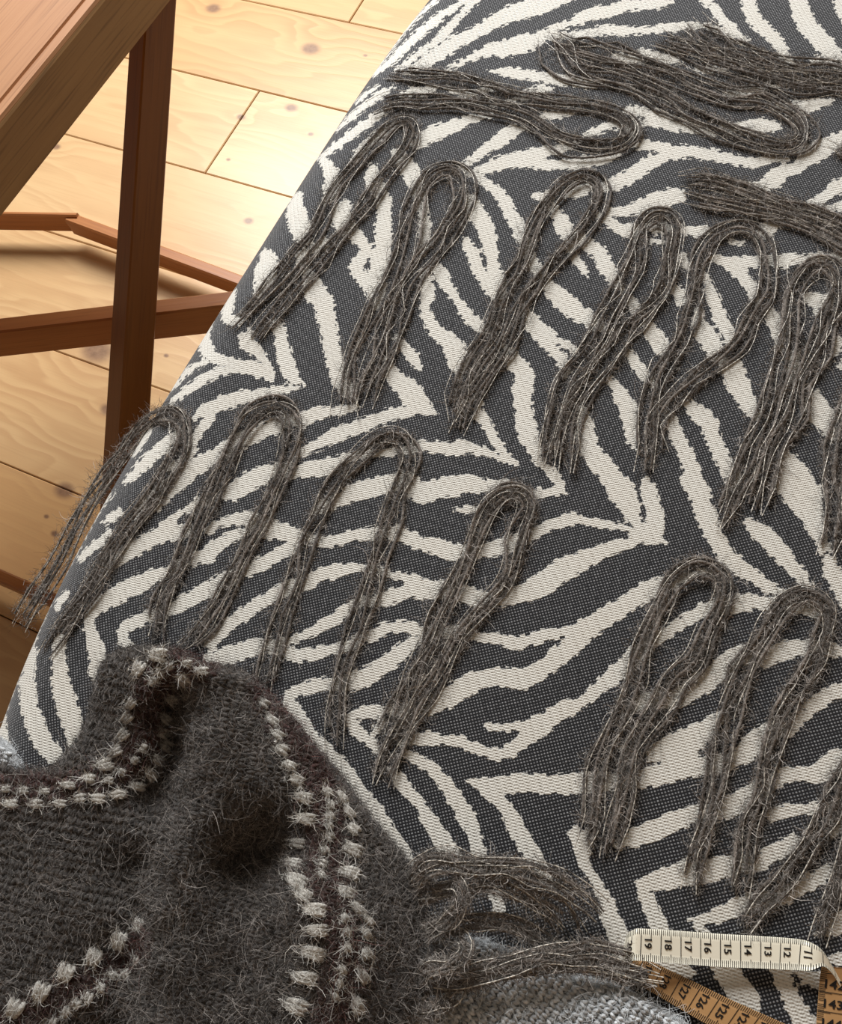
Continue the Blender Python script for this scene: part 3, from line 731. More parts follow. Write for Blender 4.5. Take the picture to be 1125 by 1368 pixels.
# leg
lt, lb = at(208.5, -32, ZTAB - THK - 0.001), at(152, 850, 0.0)
ldir = (lt - lb) / np.linalg.norm(lt - lb)
vw = np.array((0, 0, CAMZ)) - (lt + lb) / 2
vw /= np.linalg.norm(vw)
sdv = np.cross(ldir, vw)
sdv /= np.linalg.norm(sdv)
face = vw * math.cos(math.radians(28)) + sdv * math.sin(math.radians(28)) * 1
wood_bar('leg', lb + np.array((0, 0, 0.0)), lt, face, (0.0375, 0.0285), (0.034, 0.026), M_LEG, table, 0.0015)
# cross rail that passes behind the leg
ts = np.linspace(0, 1, 400)
Lp = lt[None] * (1 - ts[:, None]) + lb[None] * ts[:, None]
zr = float(Lp[np.argmin(np.abs(project(Lp)[1] - 425)), 2])
ra, rb = at(-40, 456, zr - 0.040), at(318, 415, zr - 0.040)
rd = (rb - ra) / np.linalg.norm(rb - ra)
wood_bar('cross_rail', ra - rd * 0.3, rb + rd * 0.05, (0, 0, 1), 0.019, 0.044, M_RAIL, table)
# floor rails
def floor_rail(a, b, ext0, ext1, h=0.03, w=0.02, lift=0.02):
    a, b = at(*a, lift + h), at(*b, lift + h)
    d = (b - a) / np.linalg.norm(b - a)
    n = np.array((-d[1], d[0], 0))
    if n[1] > 0:
        n = -n
    a, b = a + n * w * 0.5 - np.array((0, 0, h / 2)), b + n * w * 0.5 - np.array((0, 0, h / 2))
    wood_bar('floor_rail', a - d * ext0, b + d * ext1, (0, 0, 1), w, h, M_RAIL, table)


floor_rail((95, 283), (334, 371), 0.0, 0.12, 0.03, 0.016)
floor_rail((-30, 281), (96, 283), 0.3, 0.008, 0.034, 0.007)
floor_rail((-40, 742), (60, 786), 0.3, 0.14, 0.045, 0.014)

# ------------------------------------------------------------------ bench with the zebra cover
RX, RZ = 0.05, 0.045
SIL = np.array([(575, -2), (540, 44), (505, 94), (460, 156), (425, 206), (385, 266), (346, 334), (312, 394), (285, 440), (250, 490), (215, 540), (178, 598), (140, 664), (105, 736), (72, 810), (48, 858), (30, 895), (14, 930), (2, 968)], float)
Ep = at(SIL[:, 0], SIL[:, 1], ZT - 0.47 * RZ)[:, :2]
CT = (Ep[0] - Ep[-1]) / np.linalg.norm(Ep[0] - Ep[-1])      # along the bench
CN = np.array((CT[1], -CT[0]))                              # into the bench
ea, eb = Ep @ CT, Ep @ CN - 0.152 * RX
o = np.argsort(ea)
ea, eb = ea[o], eb[o]
pf = np.polyfit(ea, eb, 5)
res = np.abs(np.polyval(pf, ea) - eb).max()


def edge_b(a):
    a = np.asarray(a, float)
    b = np.polyval(pf, np.clip(a, ea[0], ea[-1]))
    s0 = np.polyval(np.polyder(pf), ea[0]) * 0.6
    s1 = np.polyval(np.polyder(pf), ea[-1])
    return b + np.where(a < ea[0], (a - ea[0]) * s0, 0) + np.where(a > ea[-1], (a - ea[-1]) * s1, 0)


def drop(d):
    x = np.clip((RX - np.maximum(d, 0)) / RX, 0, 1)
    return RZ * (1 - np.sqrt(np.maximum(0, 1 - x * x)))


def surf(px, py, lift=0.0):
    """point on the cushion cover seen at a position of the photograph"""
    px, py = np.asarray(px, float), np.asarray(py, float)
    z = np.full(px.shape, ZT)
    for _ in range(60):
        P = at(px, py, z)
        d = P[..., :2] @ CN - edge_b(P[..., :2] @ CT)
        z = z * 0.6 + 0.4 * (ZT - drop(d))
    # past the silhouette: hanging free beside the edge
    z1 = ZT - 0.47 * RZ
    P1 = at(px, py, np.full(px.shape, z1))
    d1 = P1[..., :2] @ CN - edge_b(P1[..., :2] @ CT) - 0.152 * RX
    z = np.where((d1 < 0) | (z < z1), z1 + 0.8 * np.minimum(d1, 0), z)
    P = at(px, py, z)
    d = P[..., :2] @ CN - edge_b(P[..., :2] @ CT)
    k = np.clip(1 - d / RX, 0, 1)
    n = np.stack([-CN[0] * k, -CN[1] * k, np.sqrt(np.maximum(0.05, 1 - k * k))], -1)
    vw = np.array((0, 0, CAMZ)) - P
    vw /= np.linalg.norm(vw, axis=-1, keepdims=True)
    n = n + vw * np.clip(k * 2.2 - 1.0, 0, 1.5)[..., None]
    n /= np.linalg.norm(n, axis=-1, keepdims=True)
    return P + n * lift, n


M_ZEBRA = mat_zebra()
WID = 0.56
th = np.linspace(0, math.pi / 2, 34)
nt = int((WID - 2 * RX) / 0.00125)
tt = [(-0.0, -z) for z in np.linspace(0.24, RZ, 30, endpoint=False)]
tt += [(RX * (1 - math.cos(t)), -RZ * (1 - math.sin(t))) for t in th]
mid = np.linspace(RX, WID - RX, 420)
fine = np.arange(RX, 0.40, 0.00125)
coarse = np.arange(0.40, WID - RX, 0.006)
tt += [(x, 0.0) for x in np.r_[fine[1:], coarse]]
tt += [(WID - RX * (1 - math.cos(t)), -RZ * (1 - math.sin(t))) for t in th[::-3]]
tt += [(WID, -z) for z in np.linspace(RZ + 0.01, 0.24, 8)]
tt = np.array(tt)
aa = np.r_[np.arange(ea[0] - 0.34, ea[0] - 0.13, 0.006), np.arange(ea[0] - 0.13, ea[-1] + 0.02, 0.00125), np.arange(ea[-1] + 0.02, ea[-1] + 0.4, 0.006)]
na, nb = len(aa), len(tt)
eb_ = edge_b(aa)
A = np.repeat(aa[:, None], nb, 1)
B = eb_[:, None] + tt[None, :, 0]
Z = ZT + np.repeat(tt[None, :, 1], na, 0)
V = np.stack([A * CT[0] + B * CN[0], A * CT[1] + B * CN[1], Z], -1).reshape(-1, 3)
I = np.arange(na * nb).reshape(na, nb)
Q = np.stack([I[:-1, :-1], I[:-1, 1:], I[1:, 1:], I[1:, :-1]], -1).reshape(-1, 4)
px, py = project(V)
pat = bilinear(STRIPE_FIELD, px, py)
arc = np.r_[0, np.cumsum(np.hypot(np.diff(tt[:, 0]), np.diff(tt[:, 1])))]
arc -= arc[30 + 33] - RX
ca, sa = math.cos(math.radians(-4)), math.sin(math.radians(-4))
Bu = np.repeat(arc[None], na, 0) + eb_[:, None]
wx, wy = A * CT[0] + Bu * CN[0], A * CT[1] + Bu * CN[1]
wv = np.stack([wx * ca + wy * sa, -wx * sa + wy * ca, np.zeros_like(wx)], -1).reshape(-1, 3)
bo = (float(V[:, 0].mean()), float(V[:, 1].mean()), 0.0)
bench = empty('bench', bo)
tag(bench, 'long upholstered bench seat in charcoal and cream zebra striped woven cover', 'bench')
mesh_obj('seat_cushion', V, Q, M_ZEBRA, bench, {'stripe': ('FLOAT', pat), 'weave': ('FLOAT_VECTOR', wv)})
# closing the two ends and the wooden frame the cushion sits on
M_FRAME = mat_wood('bench_frame_wood', (0.20, 0.10, 0.05), (0.15, 0.07, 0.035), (0.08, 0.04, 0.02))
for r, nm in ((0, 'end_panel'), (na - 1, 'end_panel')):
    ring = V.reshape(na, nb, 3)[r]
    mesh_obj(nm, ring, [list(range(nb))], mat_plain('dark_end_cloth_%d' % r, (0.06, 0.06, 0.065), 0.9, 0.1), bench)
a0, a1 = aa[0] + 0.05, aa[-1] - 0.05
def bpt(a, t, z):
    b = float(edge_b(a)) + t
    return np.array((a * CT[0] + b * CN[0], a * CT[1] + b * CN[1], z))
for t in (0.09, WID - 0.09):
    wood_bar('bench_rail', bpt(a0, t, 0.185), bpt(a1, t, 0.185), (0, 0, 1), 0.03, 0.07, M_FRAME, bench)
for a in (a0 + 0.03, a1 - 0.03):
    for t in (0.09, WID - 0.09):
        wood_bar('bench_leg', bpt(a, t, 0.0), bpt(a, t, 0.20), (0, 1, 0), (0.03, 0.045), (0.03, 0.045), M_FRAME, bench)
# ------------------------------------------------------------------ bundles of mohair yarn
M_YARN = mat_yarn('mohair_yarn', (0.034, 0.028, 0.024), (0.23, 0.196, 0.168))
M_YARN2 = mat_yarn('mohair_yarn_light', (0.065, 0.055, 0.047), (0.36, 0.31, 0.27))
M_HAIR = mat_hair('mohair_fuzz')
M_LUREX = mat_lurex()


def tube(C, R, sides=6, phase=0.0, up=None):
    """tube round a line; C n x 3, R radius per point"""
    C = np.asarray(C, float)
    n = len(C)
    R = np.broadcast_to(R, (n,))
    T = np.gradient(C, axis=0)
    T /= np.linalg.norm(T, axis=1, keepdims=True) + 1e-12
    U = np.array((0, 0, 1.0)) if up is None else up
    Sd = np.cross(T, U)
    ln = np.linalg.norm(Sd, axis=1, keepdims=True)
    Sd = np.where(ln > 1e-4, Sd / (ln + 1e-12), np.array((1.0, 0, 0)))
    Nn = np.cross(Sd, T)
    an = phase + np.arange(sides) * 2 * math.pi / sides
    V = C[:, None] + R[:, None, None] * (np.cos(an)[None, :, None] * Sd[:, None] + np.sin(an)[None, :, None] * Nn[:, None])
    I = np.arange(n * sides).reshape(n, sides)
    J = np.roll(I, -1, 1)
    Q = np.stack([I[:-1], J[:-1], J[1:], I[1:]], -1).reshape(-1, 4)
    return V.reshape(-1, 3), Q


def smooth_noise(n, step, amp, period):
    k = max(4, int(n * step / period) + 4)
    return np.interp(np.linspace(0, k - 1, n), np.arange(k), rng.normal(0, amp, k))


def hairs(root, dirn, length, curl, width, tint, seg=3, floor_z=None, nrm=None):
    """thin tapering ribbons; root, dirn n x 3; length n; tint n x 3 -> verts, quads, colours"""
    n = len(root)
    d = dirn / (np.linalg.norm(dirn, axis=1, keepdims=True) + 1e-9)
    P = [root]
    c = rng.normal(0, 1, (n, 3))
    for k in range(seg):
        P.append(P[-1] + d * (length / seg)[:, None])
        d = d + (c * 0.75 + rng.normal(0, 0.5, (n, 3))) * curl
        d /= np.linalg.norm(d, axis=1, keepdims=True)
    P = np.stack(P, 1)
    if floor_z is not None:
        P[..., 2] = np.maximum(P[..., 2], floor_z)
    toc = np.array((0, 0, CAMZ)) - P
    T = np.gradient(P, axis=1)
    rv = toc / np.linalg.norm(toc, axis=-1, keepdims=True) + rng.normal(0, 0.35, (n, 1, 3))
    Sd = np.cross(T, rv)
    Sd /= np.linalg.norm(Sd, axis=-1, keepdims=True) + 1e-9
    w = np.linspace(1, 0.35, seg + 1)[None, :, None] * np.reshape(width, (-1, 1, 1)) * 0.5
    V = np.stack([P - Sd * w, P + Sd * w], 2).reshape(-1, 3)
    I = (np.arange(n)[:, None] * (seg + 1) * 2 + np.arange(seg)[None] * 2)
    Q = np.stack([I, I + 1, I + 3, I + 2], -1).reshape(-1, 4)
    col = np.repeat(np.c_[tint, np.ones(n)], (seg + 1) * 2, 0)
    return V, Q, col


def merge(parts):
    Vs, Qs, o_ = [], [], 0
    for V, Q in parts:
        Vs.append(V)
        Qs.append(Q + o_)
        o_ += len(V)
    return np.vstack(Vs), np.vstack(Qs)


def grey_tint(n, lo=0.03, hi=0.30, warm=0.9):
    g = lo * (hi / lo) ** (rng.random(n) ** 1.5)
    return np.stack([g, g * (0.885 + 0.01 * warm), g * 0.80], 1)


def strand_bundle(par, C, Nn, half, n_yarn, n_silver, n_fuzz, yr=0.00092, fl=0.0019, open_ends=(1, 1), level=0, silver_gap=None):
    """yarns, silver threads and fuzz laid side by side along the line C; half = half width per point"""
    n = len(C)
    step = np.linalg.norm(np.diff(C, axis=0), axis=1).mean()
    T = np.gradient(C, axis=0)
    T /= np.linalg.norm(T, axis=1, keepdims=True)
    Sd = np.cross(T, Nn)
    Sd /= np.linalg.norm(Sd, axis=1, keepdims=True) + 1e-9
    s = np.arange(n) * step
    L = s[-1]
    lanes = np.linspace(-1, 1, n_yarn) if n_yarn > 1 else np.zeros(1)
    frames = []
    # free ends open out and thin
    e0 = np.clip(s / 0.02, 0, 1) if open_ends[0] else np.ones(n)
    e1 = np.clip((L - s) / 0.02, 0, 1) if open_ends[1] else np.ones(n)
    end = np.minimum(e0, e1)
    lines = []
    for i in range(n_yarn):
        lane = lanes[i] * (0.80 + 0.2 * end) + smooth_noise(n, step, 0.32, 0.028) + 0.5 * math.sin(i * 2.1) * np.sin(s / 0.045 + i * 1.7) * 0.5
        h = yr * (0.9 + 0.9 * (i % 2)) + np.abs(smooth_noise(n, step, yr * 0.5, 0.03)) + level
        cut0, cut1 = (int(rng.uniform(0, 0.018) / step) if open_ends[0] else 0), (int(rng.uniform(0, 0.018) / step) if open_ends[1] else 0)
        P = C + Sd * (half * lane)[:, None] + Nn * h[:, None]
        sl = slice(cut0, n - cut1)
        R = yr * (1 + smooth_noise(n, step, 0.16, 0.006)) * (0.45 + 0.55 * end)
        V, Q = tube(P[sl], R[sl], 6, rng.random() * 6)
        mesh_obj('mohair_strand', V, Q, M_YARN2 if rng.random() < 0.4 else M_YARN, par)
        lines.append(P[sl])
    silv = np.linspace(-1, 1, n_silver) + rng.uniform(-0.25, 0.25, n_silver) if n_silver > 1 else [0.3]
    for i in range(n_silver):
        lane = silv[i] + smooth_noise(n, step, 0.32, 0.022)
        h = yr * 2.6 + np.abs(smooth_noise(n, step, yr * 0.6, 0.02)) + level
        P = C + Sd * (half * 1.05 * lane)[:, None] + Nn * h[:, None]
        V, Q = tube(P, 0.00030, 4)
        le = np.repeat(s + rng.random(), 4)
        mesh_obj('silver_thread', V, Q, M_LUREX, par, {'len': ('FLOAT', le)})
    allp = np.vstack([p[:-1] for p in lines])
    alld = np.vstack([np.diff(p, axis=0) for p in lines])
    # normal of the cover under each root
    idx = np.concatenate([np.linspace(0, n - 1, len(p) - 1).astype(int) for p in lines])
    k = rng.integers(0, len(allp), n_fuzz)
    d = alld[k] / (np.linalg.norm(alld[k], axis=1, keepdims=True) + 1e-9)
    d *= rng.choice([-1, 1], n_fuzz)[:, None]
    rnd = rng.normal(0, 1, (n_fuzz, 3)) * 0.95
    rnd[:, 2] *= 0.45
    d = d + rnd
    side_ = Sd[idx[k]] * (rng.normal(0, 0.36, n_fuzz) * half[idx[k]])[:, None]
    root = allp[k] + side_ + rng.normal(0, yr * 0.4, (n_fuzz, 3)) + Nn[idx[k]] * yr * rng.uniform(-0.6, 1.6, n_fuzz)[:, None]
    ln = rng.gamma(3.0, fl, n_fuzz)
    V, Q, col = hairs(root, d, ln, 0.62, rng.uniform(0.00014, 0.00028, n_fuzz), grey_tint(n_fuzz, 0.06, 0.75), 4)
    fz = mesh_obj('fuzz', V, Q, M_HAIR, par, {'tint': ('FLOAT_COLOR', col)}, smooth=False)
    tag(fz, kind='stuff')


def yarn_bundle(path, label, width=14, n_yarn=5, n_silver=3, fuzz=2300, lift=0.0003, closed_far=False, z_hang=None, split=None):
    P = np.array([p[:2] for p in path], float)
    px0 = P[:, 0].min()
    W = np.array([p[2] if len(p) > 2 else width for p in path], float)
    Q = catmull(np.c_[P, W], 8)
    Pw, Nn = surf(Q[:, 0], Q[:, 1], lift)
    dep = -((Pw - np.array([0, 0, CAMZ])) @ AZ)
    hw = Q[:, 2] * dep / F_PX * 0.5
    Cx, s = resample(np.c_[Pw, Nn, hw], 0.0028)
    C, Nn, hw = Cx[:, :3], Cx[:, 3:6], Cx[:, 6]
    for _ in range(14 if px0 < 560 else 2):
        C[1:-1] = (C[:-2] + 2 * C[1:-1] + C[2:]) / 4
    o_ = C.mean(0)
    par = empty('yarn_bundle', tuple(o_))
    tag(par, label, 'yarn', 'bundles of mohair yarn cut for the fringe')
    strand_bundle(par, C, Nn / np.linalg.norm(Nn, axis=1, keepdims=True), hw, n_yarn, n_silver, fuzz, level=0.0)
    return par


BUNDLES = [
 ([(25, 838), (58, 785), (93, 724), (128, 664), (163, 612), (198, 570), (228, 553), (246, 566), (243, 602), (222, 640), (193, 682), (165, 720), (136, 768), (106, 813), (80, 850), (62, 878)],
  'folded yarn bundle with one leg hanging over the bench edge above the floor', 20, 6, 3, 3600),
 ([(208, 852), (214, 815), (234, 765), (262, 705), (290, 645), (320, 585), (348, 549), (376, 540), (394, 562), (390, 602), (372, 648), (347, 700), (322, 752), (296, 806), (270, 850), (246, 872)],
  'open yarn loop beside the edge loop, its ends reaching the top of the shawl', 18, 5, 3, 3000),
 ([(352, 930), (358, 890), (372, 850), (385, 802), (404, 742), (421, 697), (445, 655), (470, 622), (496, 593), (525, 579), (548, 592), (549, 622), (532, 652), (519, 702), (506, 752), (492, 802), (475, 852), (459, 900), (450, 950), (454, 1004)],
  'long open yarn loop with straight legs in the middle of the bench', 17, 4, 3, 3000),
 ([(520, 985), (545, 925), (568, 870), (588, 830), (606, 790), (626, 740), (642, 696), (662, 664), (684, 652), (704, 662), (706, 682), (694, 706), (689, 742), (680, 774), (648, 811), (618, 847), (598, 880), (574, 925), (545, 968), (522, 1010), (512, 1052)],
  'yarn loop right of the long one, small eye and legs joining in a thick tail', 19, 5, 4, 3400),
 ([(308, 445), (326, 427), (350, 397), (380, 362), (400, 335), (421, 311), (436, 282), (452, 252), (480, 218), (506, 192), (530, 166), (549, 163), (553, 186), (531, 221), (505, 257), (475, 295), (446, 330), (420, 362), (393, 392), (370, 418), (350, 442), (337, 462)],
  'narrow diagonal yarn loop nearest the bench edge, below the horizontal bundle', 15, 4, 3, 3000),
 ([(464, 562), (467, 522), (477, 482), (492, 442), (510, 398), (532, 357), (552, 292), (562, 258), (576, 236), (599, 226), (619, 236), (621, 270), (607, 297), (589, 328), (560, 362), (543, 398), (528, 440), (511, 482), (498, 516), (486, 548)],
  'closed yarn loop with a rounded head and pinched legs ending in a pointed tail', 20, 5, 4, 3200),
 ([(602, 566), (615, 522), (632, 482), (655, 447), (672, 402), (695, 357), (716, 307), (733, 276), (752, 251), (778, 237), (799, 250), (797, 282), (780, 310), (758, 334), (736, 358), (710, 394), (694, 425), (676, 464), (652, 498), (627, 540), (612, 584)],
  'slim yarn loop with an oval eye, its legs merged into one dark tail', 17, 5, 3, 3100),
 ([(726, 624), (731, 592), (743, 553), (756, 514), (781, 482), (807, 438), (831, 392), (846, 352), (856, 306), (878, 288), (899, 302), (896, 340), (889, 386), (866, 416), (838, 442), (810, 485), (786, 520), (767, 556), (758, 594), (752, 634)],
  'yarn loop with a short eye, four silver threads showing along its broad tail', 20, 5, 5, 3200),
 ([(860, 634), (861, 592), (863, 549), (876, 512), (897, 477), (915, 442), (926, 396), (932, 357), (950, 322), (984, 306), (1014, 318), (1027, 354), (1024, 388), (1006, 424), (988, 460), (958, 487), (922, 514), (892, 540), (876, 570), (880, 608)],
  'wide yarn loop crossing itself low down like an open ribbon', 15, 4, 3, 2900),
 ([(962, 708), (976, 658), (990, 628), (1008, 590), (1024, 552), (1036, 512), (1047, 475), (1055, 430), (1061, 382), (1076, 358), (1102, 352), (1121, 374), (1117, 406), (1104, 438), (1089, 482), (1072, 522), (1058, 565), (1040, 600), (1026, 644), (1012, 690)],
  'yarn loop at the right of the upper row, the one with a dark round eye', 20, 5, 4, 3200),
 ([(1150, 470), (1134, 540), (1122, 590), (1114, 640), (1111, 690), (1104, 748)],
  'single yarn tail hanging in at the right edge beside the dark-eyed loop', 16, 4, 2, 1300),
 ([(776, 1136), (787, 1100), (793, 1060), (800, 1022), (815, 985), (843, 920), (853, 880), (866, 845), (882, 810), (902, 775), (934, 754), (962, 770), (964, 802), (947, 840), (929, 885), (900, 910), (884, 942), (864, 976), (843, 1018), (834, 1060), (822, 1100), (814, 1150)],
  'long yarn loop with frayed ends, left one of the pair above the tape', 18, 5, 3, 3500),
 ([(920, 1192), (931, 1140), (944, 1097), (954, 1055), (963, 992), (973, 947), (988, 908), (1005, 870), (1025, 835), (1046, 808), (1076, 795), (1103, 814), (1100, 845), (1091, 882), (1071, 915), (1050, 952), (1026, 1012), (1015, 1062), (1000, 1105), (994, 1155), (984, 1195)],
  'long yarn loop, right one of the pair above the tape', 18, 5, 3, 3500),
 ([(992, 1240), (1014, 1206), (1041, 1180), (1064, 1150), (1084, 1120), (1105, 1090), (1120, 1056), (1148, 990), (1172, 985), (1165, 1040), (1140, 1100), (1124, 1150), (1113, 1188), (1102, 1222), (1092, 1262)],
  'yarn bundle whose two tails touch the tape between the marks 15 and 11', 15, 4, 3, 2400),
 ([(498, 152), (530, 137), (562, 139), (597, 138), (636, 143), (672, 150), (706, 162), (736, 184), (772, 198), (810, 200), (836, 194), (849, 178), (842, 161), (810, 148), (762, 140), (682, 131), (647, 118), (604, 108), (562, 104), (518, 103)],
  'yarn loop lying across the bench, thin open eye at its right end', 18, 5, 4, 3300),
 ([(732, 52), (748, 72), (764, 94), (790, 104), (822, 110), (853, 120), (890, 140), (927, 160), (965, 174), (1002, 190), (1038, 202), (1064, 200), (1077, 182), (1066, 160), (1041, 145), (1014, 134), (980, 134), (940, 120), (892, 100), (842, 84), (786, 70), (738, 58)],
  'thick yarn loop slanting across the bench, second from the far end', 24, 6, 4, 3800),
 ([(924, 28), (950, 50), (985, 70), (1020, 84), (1060, 92), (1130, 98), (1200, 110), (1215, 122), (1190, 132), (1130, 122), (1075, 118), (1020, 104), (960, 86), (915, 70), (874, 56)],
  'farthest yarn bundle, lying flat with its loose ends on cream stripes', 24, 6, 4, 3300),
 ([(906, 242), (942, 240), (985, 252), (1030, 268), (1080, 284), (1130, 304), (1200, 330), (1215, 345), (1190, 350), (1130, 328), (1085, 306), (1040, 290), (990, 280), (950, 274), (911, 262)],
  'flat yarn bundle with two spread ends above the wide crossed loop', 17, 6, 4, 3000),
 ([(1097, 190), (1120, 203), (1150, 222), (1200, 250)],
  'short tip of a yarn bundle peeking in at the right edge between two flat bundles', 9, 3, 1, 500),
]
for b in BUNDLES:
    yarn_bundle(b[0], b[1], b[2] * 1.25, max(3, b[3] - 1), max(2, b[4] - 1), int(b[5] * 2.3))
# ------------------------------------------------------------------ knitted pieces lying on the bench
def poly_sd(poly, X, Y):
    """signed distance to a closed outline, positive inside"""
    poly = np.asarray(poly, float)
    d = np.full(X.shape, 1e9)
    ins = np.zeros(X.shape, bool)
    for (x0, y0), (x1, y1) in zip(poly, np.roll(poly, -1, 0)):
        dx, dy = x1 - x0, y1 - y0
        t = np.clip(((X - x0) * dx + (Y - y0) * dy) / (dx * dx + dy * dy + 1e-9), 0, 1)
        d = np.minimum(d, np.hypot(X - x0 - t * dx, Y - y0 - t * dy))
        c = ((y0 > Y) != (y1 > Y)) & (X < (x1 - x0) * (Y - y0) / (y1 - y0 + 1e-12) + x0)
        ins ^= c
    return np.where(ins, d, -d)


def line_d(line, X, Y):
    d = np.full(X.shape, 1e9)
    for (x0, y0), (x1, y1) in zip(line[:-1], line[1:]):
        dx, dy = x1 - x0, y1 - y0
        t = np.clip(((X - x0) * dx + (Y - y0) * dy) / (dx * dx + dy * dy + 1e-9), 0, 1)
        d = np.minimum(d, np.hypot(X - x0 - t * dx, Y - y0 - t * dy))
    return d


class RBF:
    def __init__(s, pts, smooth=8.0):
        p = np.array(pts, float)
        s.P, h = p[:, :2], p[:, 2]
        n = len(p)
        K = s.k(np.hypot(*(s.P[:, None] - s.P[None]).transpose(2, 0, 1))) + np.eye(n) * smooth
        Am = np.zeros((n + 3, n + 3))
        Am[:n, :n] = K
        Am[:n, n] = 1
        Am[:n, n + 1:n + 3] = s.P
        Am[n:, :n] = Am[:n, n:].T
        s.w = np.linalg.solve(Am, np.r_[h, 0, 0, 0])

    @staticmethod
    def k(r):
        return np.where(r > 0, r * r * np.log(r + 1e-9), 0)

    def __call__(s, X, Y):
        out = s.w[-3] + s.w[-2] * X + s.w[-1] * Y
        for (x, y), w in zip(s.P, s.w):
            out = out + w * s.k(np.hypot(X - x, Y - y))
        return out


SHAWL = catmull([(-70, 1016), (0, 1016), (30, 1027), (60, 1028), (84, 1012), (104, 985), (120, 950), (127, 912), (138, 885), (160, 869), (200, 863), (240, 868), (270, 884), (300, 890), (335, 903), (368, 935),
                 (395, 965), (425, 1000), (460, 1042), (490, 1085), (520, 1122), (545, 1152), (562, 1185), (570, 1230), (566, 1270), (568, 1310), (556, 1345), (540, 1380), (530, 1450)], 4)
SHAWL = np.vstack([SHAWL, [(-70, 1450)]])
HP = [(-60, 1040, 1.3), (0, 1040, 1.4), (60, 1050, 1.6), (120, 1035, 1.8), (-60, 1150, 1.5), (0, 1150, 1.5), (100, 1150, 1.9), (180, 1110, 1.8), (0, 1250, 1.9), (-60, 1300, 1.9), (100, 1250, 1.9), (60, 1340, 1.8), (150, 1220, 1.7), (140, 1330, 1.4), (60, 1420, 1.6),
      (150, 890, 2.4), (200, 878, 3.6), (250, 888, 4.0), (180, 935, 3.0), (160, 985, 1.9), (205, 985, 1.9), (200, 925, 3.3), (140, 960, 1.5), (210, 1025, 1.1), (236, 935, 1.0), (238, 985, 0.3), (231, 1030, 0.3), (222, 1062, 0.7), (205, 1095, 1.4), (262, 925, 3.0), (258, 980, 2.9), (248, 1040, 2.8),
      (285, 905, 4.4), (275, 960, 3.8), (310, 960, 4.6), (290, 1020, 4.4), (262, 1050, 3.2), (265, 1090, 3.9), (245, 1150, 3.7), (230, 1230, 3.3), (212, 1330, 2.9), (205, 1420, 2.8), (203, 1150, 1.3), (222, 1150, 3.3), (190, 1220, 1.1), (210, 1220, 3.2), (182, 1290, 1.0), (203, 1290, 3.0), (172, 1368, 0.9), (193, 1368, 2.8),
      (350, 935, 2.2), (370, 1000, 3.0), (345, 1050, 4.3), (325, 1090, 3.2), (345, 1132, 1.3), (310, 1150, 1.5), (375, 1125, 1.7), (280, 1150, 2.6),
      (395, 1165, 3.0), (400, 1190, 4.0), (420, 1235, 4.4), (425, 1300, 4.2), (415, 1390, 4.0), (350, 1230, 2.9), (300, 1300, 2.4), (300, 1400, 2.6), (320, 1195, 2.1), (360, 1330, 3.2),
      (440, 1100, 2.5), (480, 1150, 2.4), (500, 1250, 3.4), (520, 1200, 2.3), (540, 1180, 1.2), (545, 1250, 1.8), (530, 1330, 2.6), (500, 1400, 3.0), (415, 1035, 2.2), (395, 975, 1.9), (465, 1070, 2.0), (405, 1095, 2.6)]
hsh = RBF(HP)
B1 = catmull([(-30, 1056), (40, 1056), (100, 1052), (150, 1036), (178, 1015), (195, 980), (200, 940), (212, 905), (245, 882), (275, 886)], 6)
B2 = catmull([(352, 925), (385, 975), (415, 1030), (432, 1075), (437, 1120), (432, 1160), (440, 1190), (455, 1230), (462, 1280), (452, 1330), (440, 1400)], 6)
B3 = catmull([(-20, 1385), (60, 1345), (110, 1316), (160, 1288), (185, 1262)], 6)


def knit_field(poly, hfun, edge_px, dx=3.0, base=0.0):
    x0, y0 = poly.min(0) - 8
    x1, y1 = poly.max(0) + 8
    xs, ys = np.arange(x0, x1, dx), np.arange(y0, y1, dx)
    X, Y = np.meshgrid(xs, ys)
    sd = poly_sd(poly, X, Y)
    e = np.clip(sd / edge_px, 0, 1)
    h = hfun(X, Y)
    h = h * np.sqrt(1 - (1 - e) ** 2) * 0.01
    h = np.where(sd < 0, sd * 0.0006, h) + base
    return X, Y, sd, h


def lift_point(X, Y, h):
    s = surf(X, Y)[0]
    return at(X, Y, s[..., 2] + h)


def grid_mesh(P, keep):
    ny, nx = P.shape[:2]
    I = np.arange(ny * nx).reshape(ny, nx)
    Q = np.stack([I[:-1, :-1], I[1:, :-1], I[1:, 1:], I[:-1, 1:]], -1).reshape(-1, 4)
    k = keep.ravel()
    Q = Q[k[Q].all(1)]
    used = np.unique(Q)
    mp = np.full(ny * nx, -1)
    mp[used] = np.arange(len(used))
    return used, mp[Q]


def field_normals(P):
    a = np.gradient(P, axis=1)
    b = np.gradient(P, axis=0)
    n = np.cross(b, a)
    n /= np.linalg.norm(n, axis=-1, keepdims=True) + 1e-12
    return np.where(n[..., 2:3] < 0, -n, n)


GREY = np.array((0.058, 0.0515, 0.047))
MAROON = np.array((0.042, 0.019, 0.0165))


def shawl_color(X, Y):
    d1, d2, d3 = line_d(B1, X, Y), line_d(B2, X, Y), line_d(B3, X, Y)
    k = np.maximum.reduce([np.clip((24 - d1) / 6, 0, 1), np.clip((26 - d2) / 6, 0, 1), np.clip((25 - d3) / 6, 0, 1)])
    return GREY * (1 - k[..., None]) + MAROON * k[..., None], k


M_SHAWL = mat_vcol('shawl_knit', 0.95, 520, 0.35)
X, Y, sd, h = knit_field(SHAWL, hsh, 13, 2.6)
